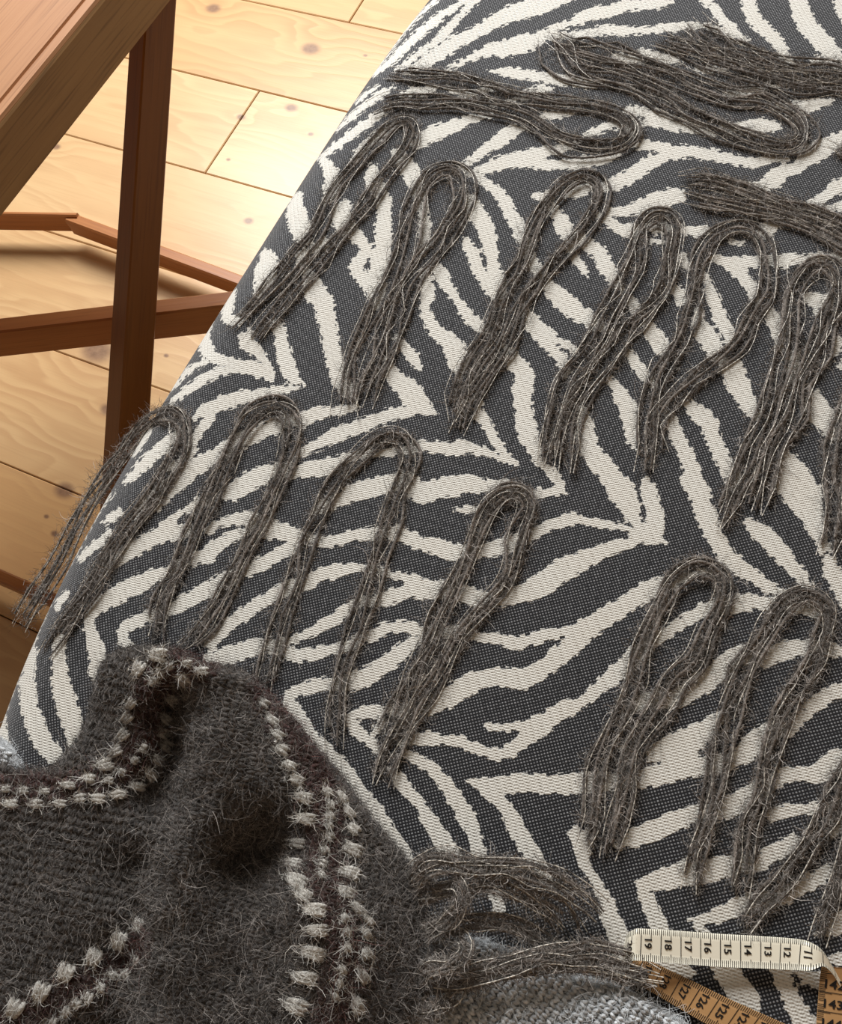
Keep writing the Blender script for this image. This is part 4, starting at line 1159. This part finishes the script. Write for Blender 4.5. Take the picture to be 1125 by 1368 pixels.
# fine relief of the stitches
h = h + np.where(sd > 3, 0.0013 * np.sin(X * 0.62 + 1.2 * np.sin(Y * 0.35)) * np.cos(Y * 0.5), 0)
P = lift_point(X, Y, h)
used, Q = grid_mesh(P, sd > -5)
colr, kk = shawl_color(X, Y)
colr = colr * 0.55
so = tuple(lift_point(np.array(300.0), np.array(1180.0), np.array(0.0)))
shawl = empty('shawl', so)
tag(shawl, 'dark grey fuzzy mohair shawl with white speckled maroon bands, rumpled on the bench', 'shawl')
mesh_obj('knit_body', P.reshape(-1, 3)[used], Q, M_SHAWL, shawl, {'tint': ('FLOAT_COLOR', np.c_[colr.reshape(-1, 3)[used], np.ones(len(used))])})
NRM = field_normals(P)


def knit_fuzz(name, par, X, Y, P, NRM, sd, n, tintf, lmean, wid, flow=None, up=0.25, mat=None, sdmin=-3):
    ok = np.argwhere(sd[:-1, :-1] > sdmin)
    k = ok[rng.integers(0, len(ok), n)]
    f = rng.random((n, 2))
    i, j = k[:, 0], k[:, 1]
    def lerp(F):
        return (F[i, j] * ((1 - f[:, :1]) * (1 - f[:, 1:])) + F[i + 1, j] * (f[:, :1] * (1 - f[:, 1:])) + F[i, j + 1] * ((1 - f[:, :1]) * f[:, 1:]) + F[i + 1, j + 1] * (f[:, :1] * f[:, 1:]))
    R = lerp(P)
    nn = lerp(NRM)
    nn /= np.linalg.norm(nn, axis=1, keepdims=True)
    d = rng.normal(0, 1, (n, 3))
    d -= nn * (d * nn).sum(1, keepdims=True)
    d /= np.linalg.norm(d, axis=1, keepdims=True)
    d = d + nn * rng.uniform(0.02, up * 2, n)[:, None]
    px = lerp(np.dstack([X, Y]))
    ln = rng.gamma(3.0, lmean / 3.0, n)
    V, Q, col = hairs(R + nn * 0.0004, d, ln, 0.6, rng.uniform(wid * 0.7, wid * 1.4, n), tintf(px[:, 0], px[:, 1], n), 4)
    o = mesh_obj(name, V, Q, mat or M_HAIR, par, {'tint': ('FLOAT_COLOR', col)}, smooth=False)
    tag(o, kind='stuff')
    return o


def shawl_tint(x, y, n):
    c, k = shawl_color(x, y)
    g = 0.40 * (13.0) ** (rng.random(n) ** 1.35)
    t = c * g[:, None]
    lt = np.array((0.33, 0.295, 0.265))
    m = (rng.random(n) < 0.20)[:, None]
    t = np.where(m, lt * rng.uniform(0.6, 1.5, n)[:, None], t)
    return np.where(k[:, None] > 0.5, np.where(rng.random(n)[:, None] < 0.25, (0.10, 0.075, 0.068), t), t)


knit_fuzz('fuzz', shawl, X, Y, P, NRM, sd, 170000, shawl_tint, 0.0064, 0.00018, up=0.25)

def stitches(name, par, hf, sd_fn, regions, tint, Wst, Lst, lift, mat):
    """the V shaped stitches of the knit as small lobes standing out of the cloth"""
    Vs, Qs, Cs, o_ = [], [], [], 0
    for (x0, y0, x1, y1, ang, test) in regions:
        r = math.radians(ang)
        u, v = np.array((math.cos(r), math.sin(r))), np.array((-math.sin(r), math.cos(r)))
        cx, cy = (x0 + x1) / 2, (y0 + y1) / 2
        m = int(max(x1 - x0, y1 - y0) * 0.75 / min(Wst, Lst))
        a, b = np.meshgrid(np.arange(-m, m + 1), np.arange(-m, m + 1))
        c = np.stack([cx + a.ravel() * Lst * u[0] + b.ravel() * Wst * v[0], cy + a.ravel() * Lst * u[1] + b.ravel() * Wst * v[1]], 1)
        c += rng.normal(0, 1.1, c.shape)
        ok = (c[:, 0] > x0) & (c[:, 0] < x1) & (c[:, 1] > y0) & (c[:, 1] < y1)
        c = c[ok]
        c = c[test(c[:, 0], c[:, 1]) & (sd_fn(c[:, 0], c[:, 1]) > 6)]
        for sgn in (-1, 1):
            n = len(c)
            t = np.linspace(-0.62, 0.62, 6)
            ph = 0.42 * sgn + rng.normal(0, 0.12, n)
            du = np.cos(ph)[:, None] * u + np.sin(ph)[:, None] * v
            P2 = c[:, None] + sgn * v * Wst * 0.24 + du[:, None] * (t * Lst)[None, :, None]
            hh = hf(P2[..., 0], P2[..., 1]) + lift * (1 - (t / 0.62) ** 2)[None] - 0.0012 * (np.abs(t) / 0.62)[None] ** 3
            C = lift_point(P2[..., 0], P2[..., 1], hh)
            dep = -((C - np.array([0, 0, CAMZ])) @ AZ)
            R = Wst * 0.26 * dep / F_PX * np.sqrt(np.maximum(0.1, 1 - (t / 0.64) ** 2))[None]
            T = np.gradient(C, axis=1)
            T /= np.linalg.norm(T, axis=-1, keepdims=True)
            Sd = np.cross(T, np.array((0, 0, 1.0)))
            Sd /= np.linalg.norm(Sd, axis=-1, keepdims=True) + 1e-9
            Nn = np.cross(Sd, T)
            an = np.arange(5) * 2 * math.pi / 5
            V_ = C[:, :, None] + R[:, :, None, None] * (np.cos(an)[None, None, :, None] * Sd[:, :, None] + np.sin(an)[None, None, :, None] * Nn[:, :, None])
            I = np.arange(n * 30).reshape(n, 6, 5)
            J = np.roll(I, -1, 2)
            Vs.append(V_.reshape(-1, 3))
            Qs.append(np.stack([I[:, :-1], J[:, :-1], J[:, 1:], I[:, 1:]], -1).reshape(-1, 4) + o_)
            Cs.append(np.repeat(tint(c[:, 0], c[:, 1], n), 30, 0))
            o_ += n * 30
    cc_ = np.vstack(Cs)
    ob = mesh_obj(name, np.vstack(Vs), np.vstack(Qs), mat, par, {'tint': ('FLOAT_COLOR', np.c_[cc_, np.ones(len(cc_))])})
    return tag(ob, kind='stuff')


roll = lambda x, y: x > np.interp(y, [860, 940, 1040, 1150, 1250, 1400], [262, 250, 240, 205, 190, 178])
hshm = lambda x, y: (hsh(x, y) * np.sqrt(1 - (1 - np.clip(poly_sd(SHAWL, x, y) / 16, 0, 1)) ** 2)) * 0.01
stitches('knit_stitches', shawl, hshm, lambda x, y: poly_sd(SHAWL, x, y),
         [(-20, 870, 300, 1390, -78, lambda x, y: ~roll(x, y)), (170, 880, 600, 1390, 12, roll)],
         lambda x, y, n: shawl_color(x, y)[0] * rng.uniform(0.5, 1.7, n)[:, None], 12.5, 12.0, 0.0016, M_SHAWL)

knit_fuzz('stray_hair', shawl, X, Y, P, NRM, sd, 4500, lambda x, y, n: np.array((0.36, 0.32, 0.285)) * rng.uniform(0.5, 1.3, n)[:, None], 0.011, 0.00013, up=0.3)

# white stitches of the bands: x, y, turn (degrees on the picture), length, width, brightness
DOTS = """
15,1074,0,20,10,9 49,1074,3,18,10,8 80,1073,3,18,9,8 107,1066,-8,16,9,7 131,1067,8,22,10,10 159,1061,-5,24,11,10 185,1051,10,22,10,7 92,1049,5,22,9,8 120,1040,10,16,10,9 141,1022,-12,22,14,9 155,1004,-35,20,12,5
164,982,-45,20,13,4 170,959,-50,18,14,3 175,940,-60,18,12,4 185,893,-70,22,14,9 212,875,5,24,15,10 246,908,55,20,13,10 230,935,40,18,12,5 222,960,40,18,12,3 220,980,30,18,13,3 222,997,30,18,13,3 212,1015,30,18,12,4 202,1035,50,20,12,6 270,896,0,18,10,7
205,910,60,10,12,6 213,899,-20,10,12,8 227,891,-30,12,8,6 250,886,0,14,8,6 192,1000,30,10,10,4 180,1016,40,10,10,3 163,1032,30,12,9,5 146,1042,10,14,8,6 8,1054,0,14,9,5 32,1056,0,14,8,5 60,1057,0,14,8,5
353,940,30,16,10,4 364,963,35,20,10,7 372,982,35,18,10,7 377,1002,25,22,11,8 387,1022,20,22,11,8 397,1042,25,22,12,9 406,1065,12,26,13,9 409,1094,10,28,14,9 397,1126,8,24,12,5 392,1152,10,28,12,5 396,1177,25,32,18,8 406,1195,30,26,14,8 421,1215,8,32,15,10 424,1242,2,32,14,9 418,1273,15,36,16,10 408,1306,10,38,15,9 396,1345,20,34,18,9
439,1058,55,14,9,9 442,1075,80,12,8,7 441,1090,70,13,9,7 441,1103,60,10,8,6 441,1118,40,12,9,6 435,1136,60,12,9,5 431,1153,20,14,8,6 430,1168,50,12,8,5 461,1226,60,14,8,6 466,1245,75,14,8,6 464,1267,80,14,8,6 458,1296,65,16,8,6 454,1314,70,14,8,7 449,1332,60,14,8,5
459,1065,55,20,9,8 468,1085,55,22,9,7 473,1107,40,20,11,8 472,1135,22,28,15,9 469,1165,18,28,14,9 463,1191,25,26,12,8 479,1214,40,28,9,6 492,1229,45,26,9,6 490,1247,60,20,10,5 490,1274,70,18,13,6 485,1304,60,26,12,7 478,1343,75,28,15,6
159,1257,-75,26,18,10 125,1279,-72,26,18,9 88,1300,-70,26,18,9 55,1325,-68,27,19,8 20,1347,-65,28,20,7 185,1235,-75,18,12,6
182,1284,-80,16,8,6 168,1301,-35,16,8,7 151,1303,40,14,8,6 135,1320,-75,14,9,7 118,1333,-75,16,9,8 102,1341,-60,15,9,7 88,1352,-75,16,9,6 70,1366,-60,16,9,5
"""
M_WHITE = mat_yarn('white_wool', (0.40, 0.375, 0.335), (0.68, 0.65, 0.59), 900)
whairs = []
for w in DOTS.split():
    x, y, rot, L, Wd, br = map(float, w.split(','))
    r = math.radians(rot)
    u, v = np.array((math.cos(r), math.sin(r))), np.array((-math.sin(r), math.cos(r)))
    parts = []
    nl = 2 if Wd <= 11 else 3
    for q in range(nl):
        off = (q - (nl - 1) / 2) * Wd / nl * 0.95
        t = np.linspace(-0.5, 0.5, 8)
        sk = 0.35 * off * (t * 2)                  # the lobes of a stitch draw together at one end
        pp = np.array((x, y)) + t[:, None] * L * u + (off + sk + rng.normal(0, 0.5))[:, None] * v
        hh = hsh(pp[:, 0], pp[:, 1]) * 0.01 + 0.0026 + 0.0012 * (1 - (2 * t) ** 2) - 0.0016 * np.abs(2 * t) ** 3
        C = lift_point(pp[:, 0], pp[:, 1], hh)
        dep = -((C - np.array([0, 0, CAMZ])) @ AZ)
        R = (Wd / nl * 0.80) * dep / F_PX * np.sqrt(np.maximum(0.06, 1 - (2 * t) ** 2)) * (0.75 + 0.05 * br * 0.6)
        parts.append(tube(C, R, 6, rng.random()))
        m = int(14 + 3 * br)
        ii = rng.integers(0, 7, m)
        whairs.append((C[ii] + rng.normal(0, 0.0011, (m, 3)) + np.array((0, 0, 0.0022)), (C[ii + 1] - C[ii]) * rng.choice([-1, 1], m)[:, None] / 0.002 + rng.normal(0, 0.55, (m, 3)), np.full(m, br)))
    V_, Q_ = merge(parts)
    st = mesh_obj('white_stitch', V_, Q_, M_WHITE, shawl)
rt = np.vstack([a for a, b, c in whairs])
dr = np.vstack([b for a, b, c in whairs])
br = np.concatenate([c for a, b, c in whairs])
n = len(rt)
g = (0.14 + 0.066 * br) * rng.uniform(0.45, 1.15, n)
V_, Q_, col = hairs(rt, dr, rng.gamma(3, 0.0013, n), 0.45, rng.uniform(0.00018, 0.00034, n), np.stack([g, g * 0.955, g * 0.87], 1), 3)
tag(mesh_obj('white_fuzz', V_, Q_, M_HAIR, shawl, {'tint': ('FLOAT_COLOR', col)}, smooth=False), kind='stuff')

# dark fringe fuzz laid over the white stitches so that they sit in the knit
# fringe already knotted into the hem
def fringe(path, width, hs, n_yarn, n_silver, fuzz):
    P_ = np.array([p[:2] for p in path], float)
    hh = np.array([p[2] for p in path], float) * 0.01
    Qc = catmull(np.c_[P_, hh, np.full(len(P_), width)], 8)
    C = lift_point(Qc[:, 0], Qc[:, 1], Qc[:, 2])
    dep = -((C - np.array([0, 0, CAMZ])) @ AZ)
    hw = Qc[:, 3] * dep / F_PX * 0.5
    Cx, s = resample(np.c_[C, hw], 0.0028)
    C, hw = Cx[:, :3], Cx[:, 3]
    fr = empty('fringe', (0, 0, 0))
    fr.parent = shawl
    Nn = np.tile(np.array((0, 0.15, 1.0)) / math.hypot(0.15, 1), (len(C), 1))
    strand_bundle(fr, C, Nn, hw, n_yarn, n_silver, fuzz, fl=0.0016, open_ends=(0, 1))


FRINGES = [
 ([(552, 1180, 1.5), (568, 1158, 2.2), (596, 1150, 2.6), (640, 1158, 2.4), (700, 1164, 2.0), (745, 1180, 1.5), (785, 1205, 1.0), (804, 1222, 0.5)], 26, 0, 5, 4, 2600),
 ([(560, 1200, 1.2), (600, 1190, 1.9), (645, 1178, 2.2), (690, 1186, 1.8), (725, 1205, 1.4), (752, 1230, 0.9), (770, 1258, 0.5)], 28, 0, 5, 3, 2400),
 ([(572, 1250, 1.4), (590, 1238, 2.0), (612, 1222, 2.6), (620, 1200, 2.8), (612, 1182, 2.6), (598, 1176, 2.2)], 18, 0, 4, 2, 1300),
 ([(575, 1252, 1.2), (612, 1234, 1.6), (655, 1230, 1.5), (700, 1240, 1.2), (740, 1262, 0.8), (765, 1285, 0.5)], 22, 0, 4, 2, 1900),
 ([(560, 1310, 1.6), (578, 1296, 2.4), (604, 1292, 2.8), (622, 1276, 2.8), (620, 1256, 2.4), (604, 1248, 1.8)], 20, 0, 4, 2, 1400),
 ([(572, 1302, 1.8), (610, 1306, 2.0), (650, 1296, 1.9), (700, 1282, 1.8), (752, 1274, 1.6), (800, 1278, 1.3), (842, 1290, 1.1), (880, 1306, 0.9)], 26, 0, 5, 3, 2800),
 ([(570, 1318, 1.5), (630, 1314, 1.8), (690, 1297, 1.6), (745, 1290, 1.5), (800, 1296, 1.3), (850, 1306, 1.1), (886, 1312, 0.9)], 13, 0, 4, 3, 2200),
 ([(552, 1352, 1.8), (580, 1348, 2.1), (604, 1338, 2.0), (622, 1322, 1.9)], 14, 0, 3, 1, 700),
]
for f_ in FRINGES:
    fringe(f_[0], f_[1] * 0.82, 0, f_[3], f_[4], int(f_[5] * 1.2))

# ------------------------------------------------------------------ pale grey knitted blanket below the shawl
BLK = np.vstack([catmull([(-70, 980), (-20, 978), (6, 988), (20, 1002), (30, 1022), (60, 1060), (200, 1120), (420, 1200), (540, 1246), (600, 1248), (650, 1256), (700, 1276), (755, 1296), (800, 1308), (840, 1322), (880, 1344), (915, 1366), (950, 1400), (990, 1450)], 4), [(-70, 1450)]])
hbl = lambda X, Y: 0.62 + 0.12 * np.sin(X / 31.0) * np.cos(Y / 27.0) + np.where((X > 560) & (X < 960), 0.35 * np.clip((Y - 1290) / 60, 0, 1), 0)
Xb, Yb, sdb, hb = knit_field(BLK, hbl, 12, 3.0)
hb = hb + np.where(sdb > 3, 0.0011 * np.sin(Xb * 0.75 + 1.4 * np.sin(Yb * 0.33)) * np.cos(Yb * 0.55), 0)
Pb = lift_point(Xb, Yb, hb)
usedb, Qb = grid_mesh(Pb, sdb > -4)
M_BLK = mat_vcol('pale_grey_knit', 0.95, 420, 0.5)
cb = 0.34 + 0.16 * np.sin(Xb * 0.75 + 1.4 * np.sin(Yb * 0.33)) * np.cos(Yb * 0.55) + rng.normal(0, 0.05, Xb.shape)
cb = np.clip(cb, 0.06, 0.9)
cb = np.stack([cb * 0.97, cb, cb * 1.02], -1)
bl = tag(mesh_obj('blanket', Pb.reshape(-1, 3)[usedb], Qb, M_BLK, None, {'tint': ('FLOAT_COLOR', np.c_[cb.reshape(-1, 3)[usedb], np.ones(len(usedb))])},
                  origin=tuple(lift_point(np.array(700.0), np.array(1340.0), np.array(0.0)))), 'pale grey mottled knitted blanket showing below the shawl and its fringe', 'blanket')
bsd = lambda x, y: poly_sd(BLK, x, y)
hbm = lambda x, y: hbl(x, y) * 0.01 * np.sqrt(1 - (1 - np.clip(poly_sd(BLK, x, y) / 12, 0, 1)) ** 2)
def bst(x, y, n):
    g = 0.42 * 2.2 ** rng.random(n)
    return np.stack([g * 0.97, g, g * 1.02], 1)
stitches('knit_stitches', bl, hbm, bsd, [(545, 1245, 960, 1400, 35, lambda x, y: x > 0), (-20, 980, 40, 1040, 35, lambda x, y: x < 999)], bst, 11.0, 10.5, 0.0018, M_BLK)
vis = np.where(((Xb > 535) & (Yb > 1240)) | ((Xb < 40) & (Yb < 1040)), sdb, -99)


def bl_tint(x, y, n):
    g = 0.34 * 2.8 ** (rng.random(n) ** 0.8)
    return np.stack([g * 0.97, g, g * 1.01], 1)


knit_fuzz('blanket_fuzz', bl, Xb, Yb, Pb, field_normals(Pb), vis, 11000, bl_tint, 0.006, 0.00026, up=0.3)
# ------------------------------------------------------------------ measuring tape
M_TAPE = mat_plain('tape_cream', (0.93, 0.87, 0.71), 0.38, 0.45, 40, 0.25, (0.90, 0.82, 0.63))
M_TAPEB = mat_plain('tape_reverse_tan', (0.46, 0.255, 0.105), 0.42, 0.4, 40, 0.25, (0.37, 0.20, 0.085))
M_INK = mat_plain('tape_ink', (0.012, 0.010, 0.009), 0.5, 0.3)
tape = empty('measuring_tape', tuple(surf(np.array(970.0), np.array(1270.0))[0]))
tag(tape, 'cream and tan measuring tape folded on the bench, marked in centimetres', 'tape measure')


class Ribbon:
    """a strip given by its two edges: rows of (px, py, height cm) top and bottom, and the u (cm) of each row"""
    def __init__(s, top, bot, u):
        f = lambda R: lift_point(np.array([r[0] for r in R], float), np.array([r[1] for r in R], float), np.array([r[2] for r in R], float) * 0.01)
        a, b = f(top), f(bot)
        D = catmull(np.c_[a, b, np.array(u, float)], 10)
        s.a, s.b, s.u = D[:, :3], D[:, 3:6], D[:, 6]
        if s.u[0] > s.u[-1]:
            s.a, s.b, s.u = s.a[::-1], s.b[::-1], s.u[::-1]

    def pt(s, u, v, lift=0.0):
        u, v = np.asarray(u, float), np.asarray(v, float)
        A = np.stack([np.interp(u, s.u, s.a[:, k]) for k in range(3)], -1)
        B = np.stack([np.interp(u, s.u, s.b[:, k]) for k in range(3)], -1)
        e = 0.02
        A2 = np.stack([np.interp(u + e, s.u, s.a[:, k]) - np.interp(u - e, s.u, s.a[:, k]) for k in range(3)], -1)
        n = np.cross(A2, B - A)
        n /= np.linalg.norm(n, axis=-1, keepdims=True) + 1e-12
        view = np.array((0, 0, CAMZ)) - A
        sg = np.sign((n * view).sum(-1, keepdims=True))
        return A * (1 - v[..., None]) + B * v[..., None] + n * sg * lift

    def strip(s, name, mat, thick=0.00035):
        n = len(s.u)
        vv = np.linspace(0, 1, 5)
        T_ = s.pt(np.repeat(s.u, 5), np.tile(vv, n), 0.0).reshape(n, 5, 3)
        U_ = s.pt(np.repeat(s.u, 5), np.tile(vv, n), -thick).reshape(n, 5, 3)
        V_ = np.vstack([T_.reshape(-1, 3), U_.reshape(-1, 3)])
        I = np.arange(n * 5).reshape(n, 5)
        J = I + n * 5
        q = lambda K: np.stack([K[:-1, :-1], K[:-1, 1:], K[1:, 1:], K[1:, :-1]], -1).reshape(-1, 4)
        side = lambda x, y: np.stack([x[:-1], x[1:], y[1:], y[:-1]], -1)
        Q_ = np.vstack([q(I), q(J)[:, ::-1], side(I[:, 0], J[:, 0]), side(I[:, -1], J[:, -1]), side(I[0], J[0]), side(I[-1], J[-1])])
        return mesh_obj(name, V_, Q_, mat, tape, smooth=False)

    def quads(s, boxes, name, lift=0.00022):
        """boxes (u0, u1, v0, v1) printed on the strip"""
        V_, Q_ = [], []
        for u0, u1, v0, v1 in boxes:
            k = len(V_) * 4
            V_.append(s.pt(np.array([u0, u1, u1, u0]), np.array([v0, v0, v1, v1]), lift))
            Q_.append([k, k + 1, k + 2, k + 3])
        return mesh_obj(name, np.vstack(V_), np.array(Q_), M_INK, tape, smooth=False)


def text_geo(txt):
    cu = bpy.data.curves.new('digits', 'FONT')
    cu.body = txt
    cu.size = 1.0
    cu.align_x = 'CENTER'
    cu.align_y = 'CENTER'
    cu.offset = 0.022
    cu.resolution_u = 3
    o_ = bpy.data.objects.new('digits', cu)
    COL.objects.link(o_)
    dg = bpy.context.evaluated_depsgraph_get()
    dg.update()
    me = bpy.data.meshes.new_from_object(o_.evaluated_get(dg))
    V_ = np.array([v.co[:] for v in me.vertices])
    Fc = [list(p.vertices) for p in me.polygons]
    bpy.data.objects.remove(o_)
    bpy.data.curves.remove(cu)
    bpy.data.meshes.remove(me)
    V_[:, 0] -= (V_[:, 0].min() + V_[:, 0].max()) / 2
    V_[:, 1] -= (V_[:, 1].min() + V_[:, 1].max()) / 2
    return V_, Fc


def digits(rb, txt, uc, vc, du, dv, upright, name='numeral'):
    """text centred at (uc, vc); upright gives the u,v directions of the text's x and y axes"""
    V_, Fc = text_geo(txt)
    (xu, xv), (yu, yv) = upright
    u = uc + (V_[:, 0] * xu + V_[:, 1] * yu) * du
    v = vc + (V_[:, 0] * xv + V_[:, 1] * yv) * dv
    mesh_obj(name, rb.pt(u, v, 0.00030), Fc, M_INK, tape, smooth=False)


def ticks(rb, u0, u1, skip=()):
    long_, top, bot = [], [], []
    k = math.ceil(u0 * 10)
    while k <= u1 * 10 + 1e-6:
        u = k / 10.0
        w = 0.016
        if k % 10 == 0:
            long_.append((u - 0.018, u + 0.018, 0.0, 1.0))
        elif k % 5 == 0:
            top.append((u - w, u + w, 0.0, 0.34))
            bot.append((u - w, u + w, 0.74, 1.0))
        else:
            top.append((u - w, u + w, 0.0, 0.17))
            bot.append((u - w, u + w, 0.80, 1.0))
        k += 1
    return long_, top + bot


# front of the tape: u counts down to the right, so u = -cm
top = [(834, 1262, 0.25), (836, 1252, 0.7), (840, 1246, 1.0), (846.5, 1242.3, 1.22), (856, 1240.5, 1.3), (907, 1243.5, 0.95), (961, 1247.5, 0.7), (1015, 1250.5, 0.6), (1066, 1254.5, 0.65), (1085, 1260, 0.85), (1099, 1270, 0.9), (1112, 1290, 0.7), (1124, 1312, 0.4)]
bot = [(832, 1288, 0.25), (834, 1286.5, 0.7), (838, 1285, 1.0), (844.5, 1284, 1.22), (854, 1283.5, 1.3), (907, 1287.5, 0.95), (961, 1291.5, 0.7), (1015, 1293.8, 0.6), (1063, 1296, 0.65), (1083, 1296.5, 0.8), (1100, 1291, 0.8), (1114, 1303, 0.6), (1127, 1326, 0.3)]
uu = [-20.6, -20.2, -19.8, -19.42, -19.0 - 0.04, -17.1, -15.05, -13.05, -11.15, -10.5, -10.0, -9.2, -8.3]
r1 = Ribbon(top, bot, uu)
r1.strip('front_band', M_TAPE)
lo_, ti_ = ticks(r1, -20.0, -9.0)
r1.quads(lo_, 'centimetre_line')
tag(r1.quads(ti_, 'millimetre_tick'), kind='stuff')
for c in range(11, 21):
    digits(r1, str(c), -c + 0.36, 0.46 if c != 20 else 0.5, 0.50, 0.36, ((0, 1), (1, 0)))
# reverse, from under the fold to the lower right
top = [(846, 1278, 0.12), (869, 1284.5, 0.2), (918, 1307, 0.35), (968, 1331.5, 0.45), (1019, 1354.5, 0.5), (1070, 1377, 0.5)]
bot = [(833, 1306, 0.12), (854, 1316, 0.2), (898, 1341.5, 0.4), (944, 1368, 0.55), (992, 1392, 0.6), (1040, 1413, 0.6)]
r2 = Ribbon(top, bot, [-129.55, -128.65, -126.75, -124.85, -122.95, -121.0])
r2.strip('reverse_band', M_TAPEB)
lo_, ti_ = ticks(r2, -129.0, -121.2)
r2.quads(lo_, 'centimetre_line')
tag(r2.quads(ti_, 'millimetre_tick'), kind='stuff')
for c in range(122, 130):
    digits(r2, str(c), -c + 0.42, 0.45, 0.52, 0.36, ((0, 1), (1, 0)))
# reverse at the right, numerals upright
lef = [(1098, 1290, 0.5), (1095, 1312, 0.4), (1093, 1338, 0.4), (1091, 1364, 0.45), (1089, 1392, 0.5)]
rig = [(1150, 1296, 0.5), (1146, 1320, 0.4), (1144, 1346, 0.4), (1142, 1372, 0.45), (1140, 1400, 0.5)]
r3 = Ribbon(lef, rig, [141.15, 142.0, 143.0, 144.0, 145.1])
r3.strip('reverse_band', M_TAPEB)
lo_, ti_ = ticks(r3, 141.2, 145.0)
lo_ = [(a + 0.45, b + 0.45, c, d) for a, b, c, d in lo_ if a < 144.4]
r3.quads(lo_, 'centimetre_line')
tag(r3.quads(ti_, 'millimetre_tick'), kind='stuff')
for c in (142, 143, 144):
    digits(r3, str(c), c + 0.02, 0.40, 0.62, 0.40, ((0, 1), (-1, 0)))
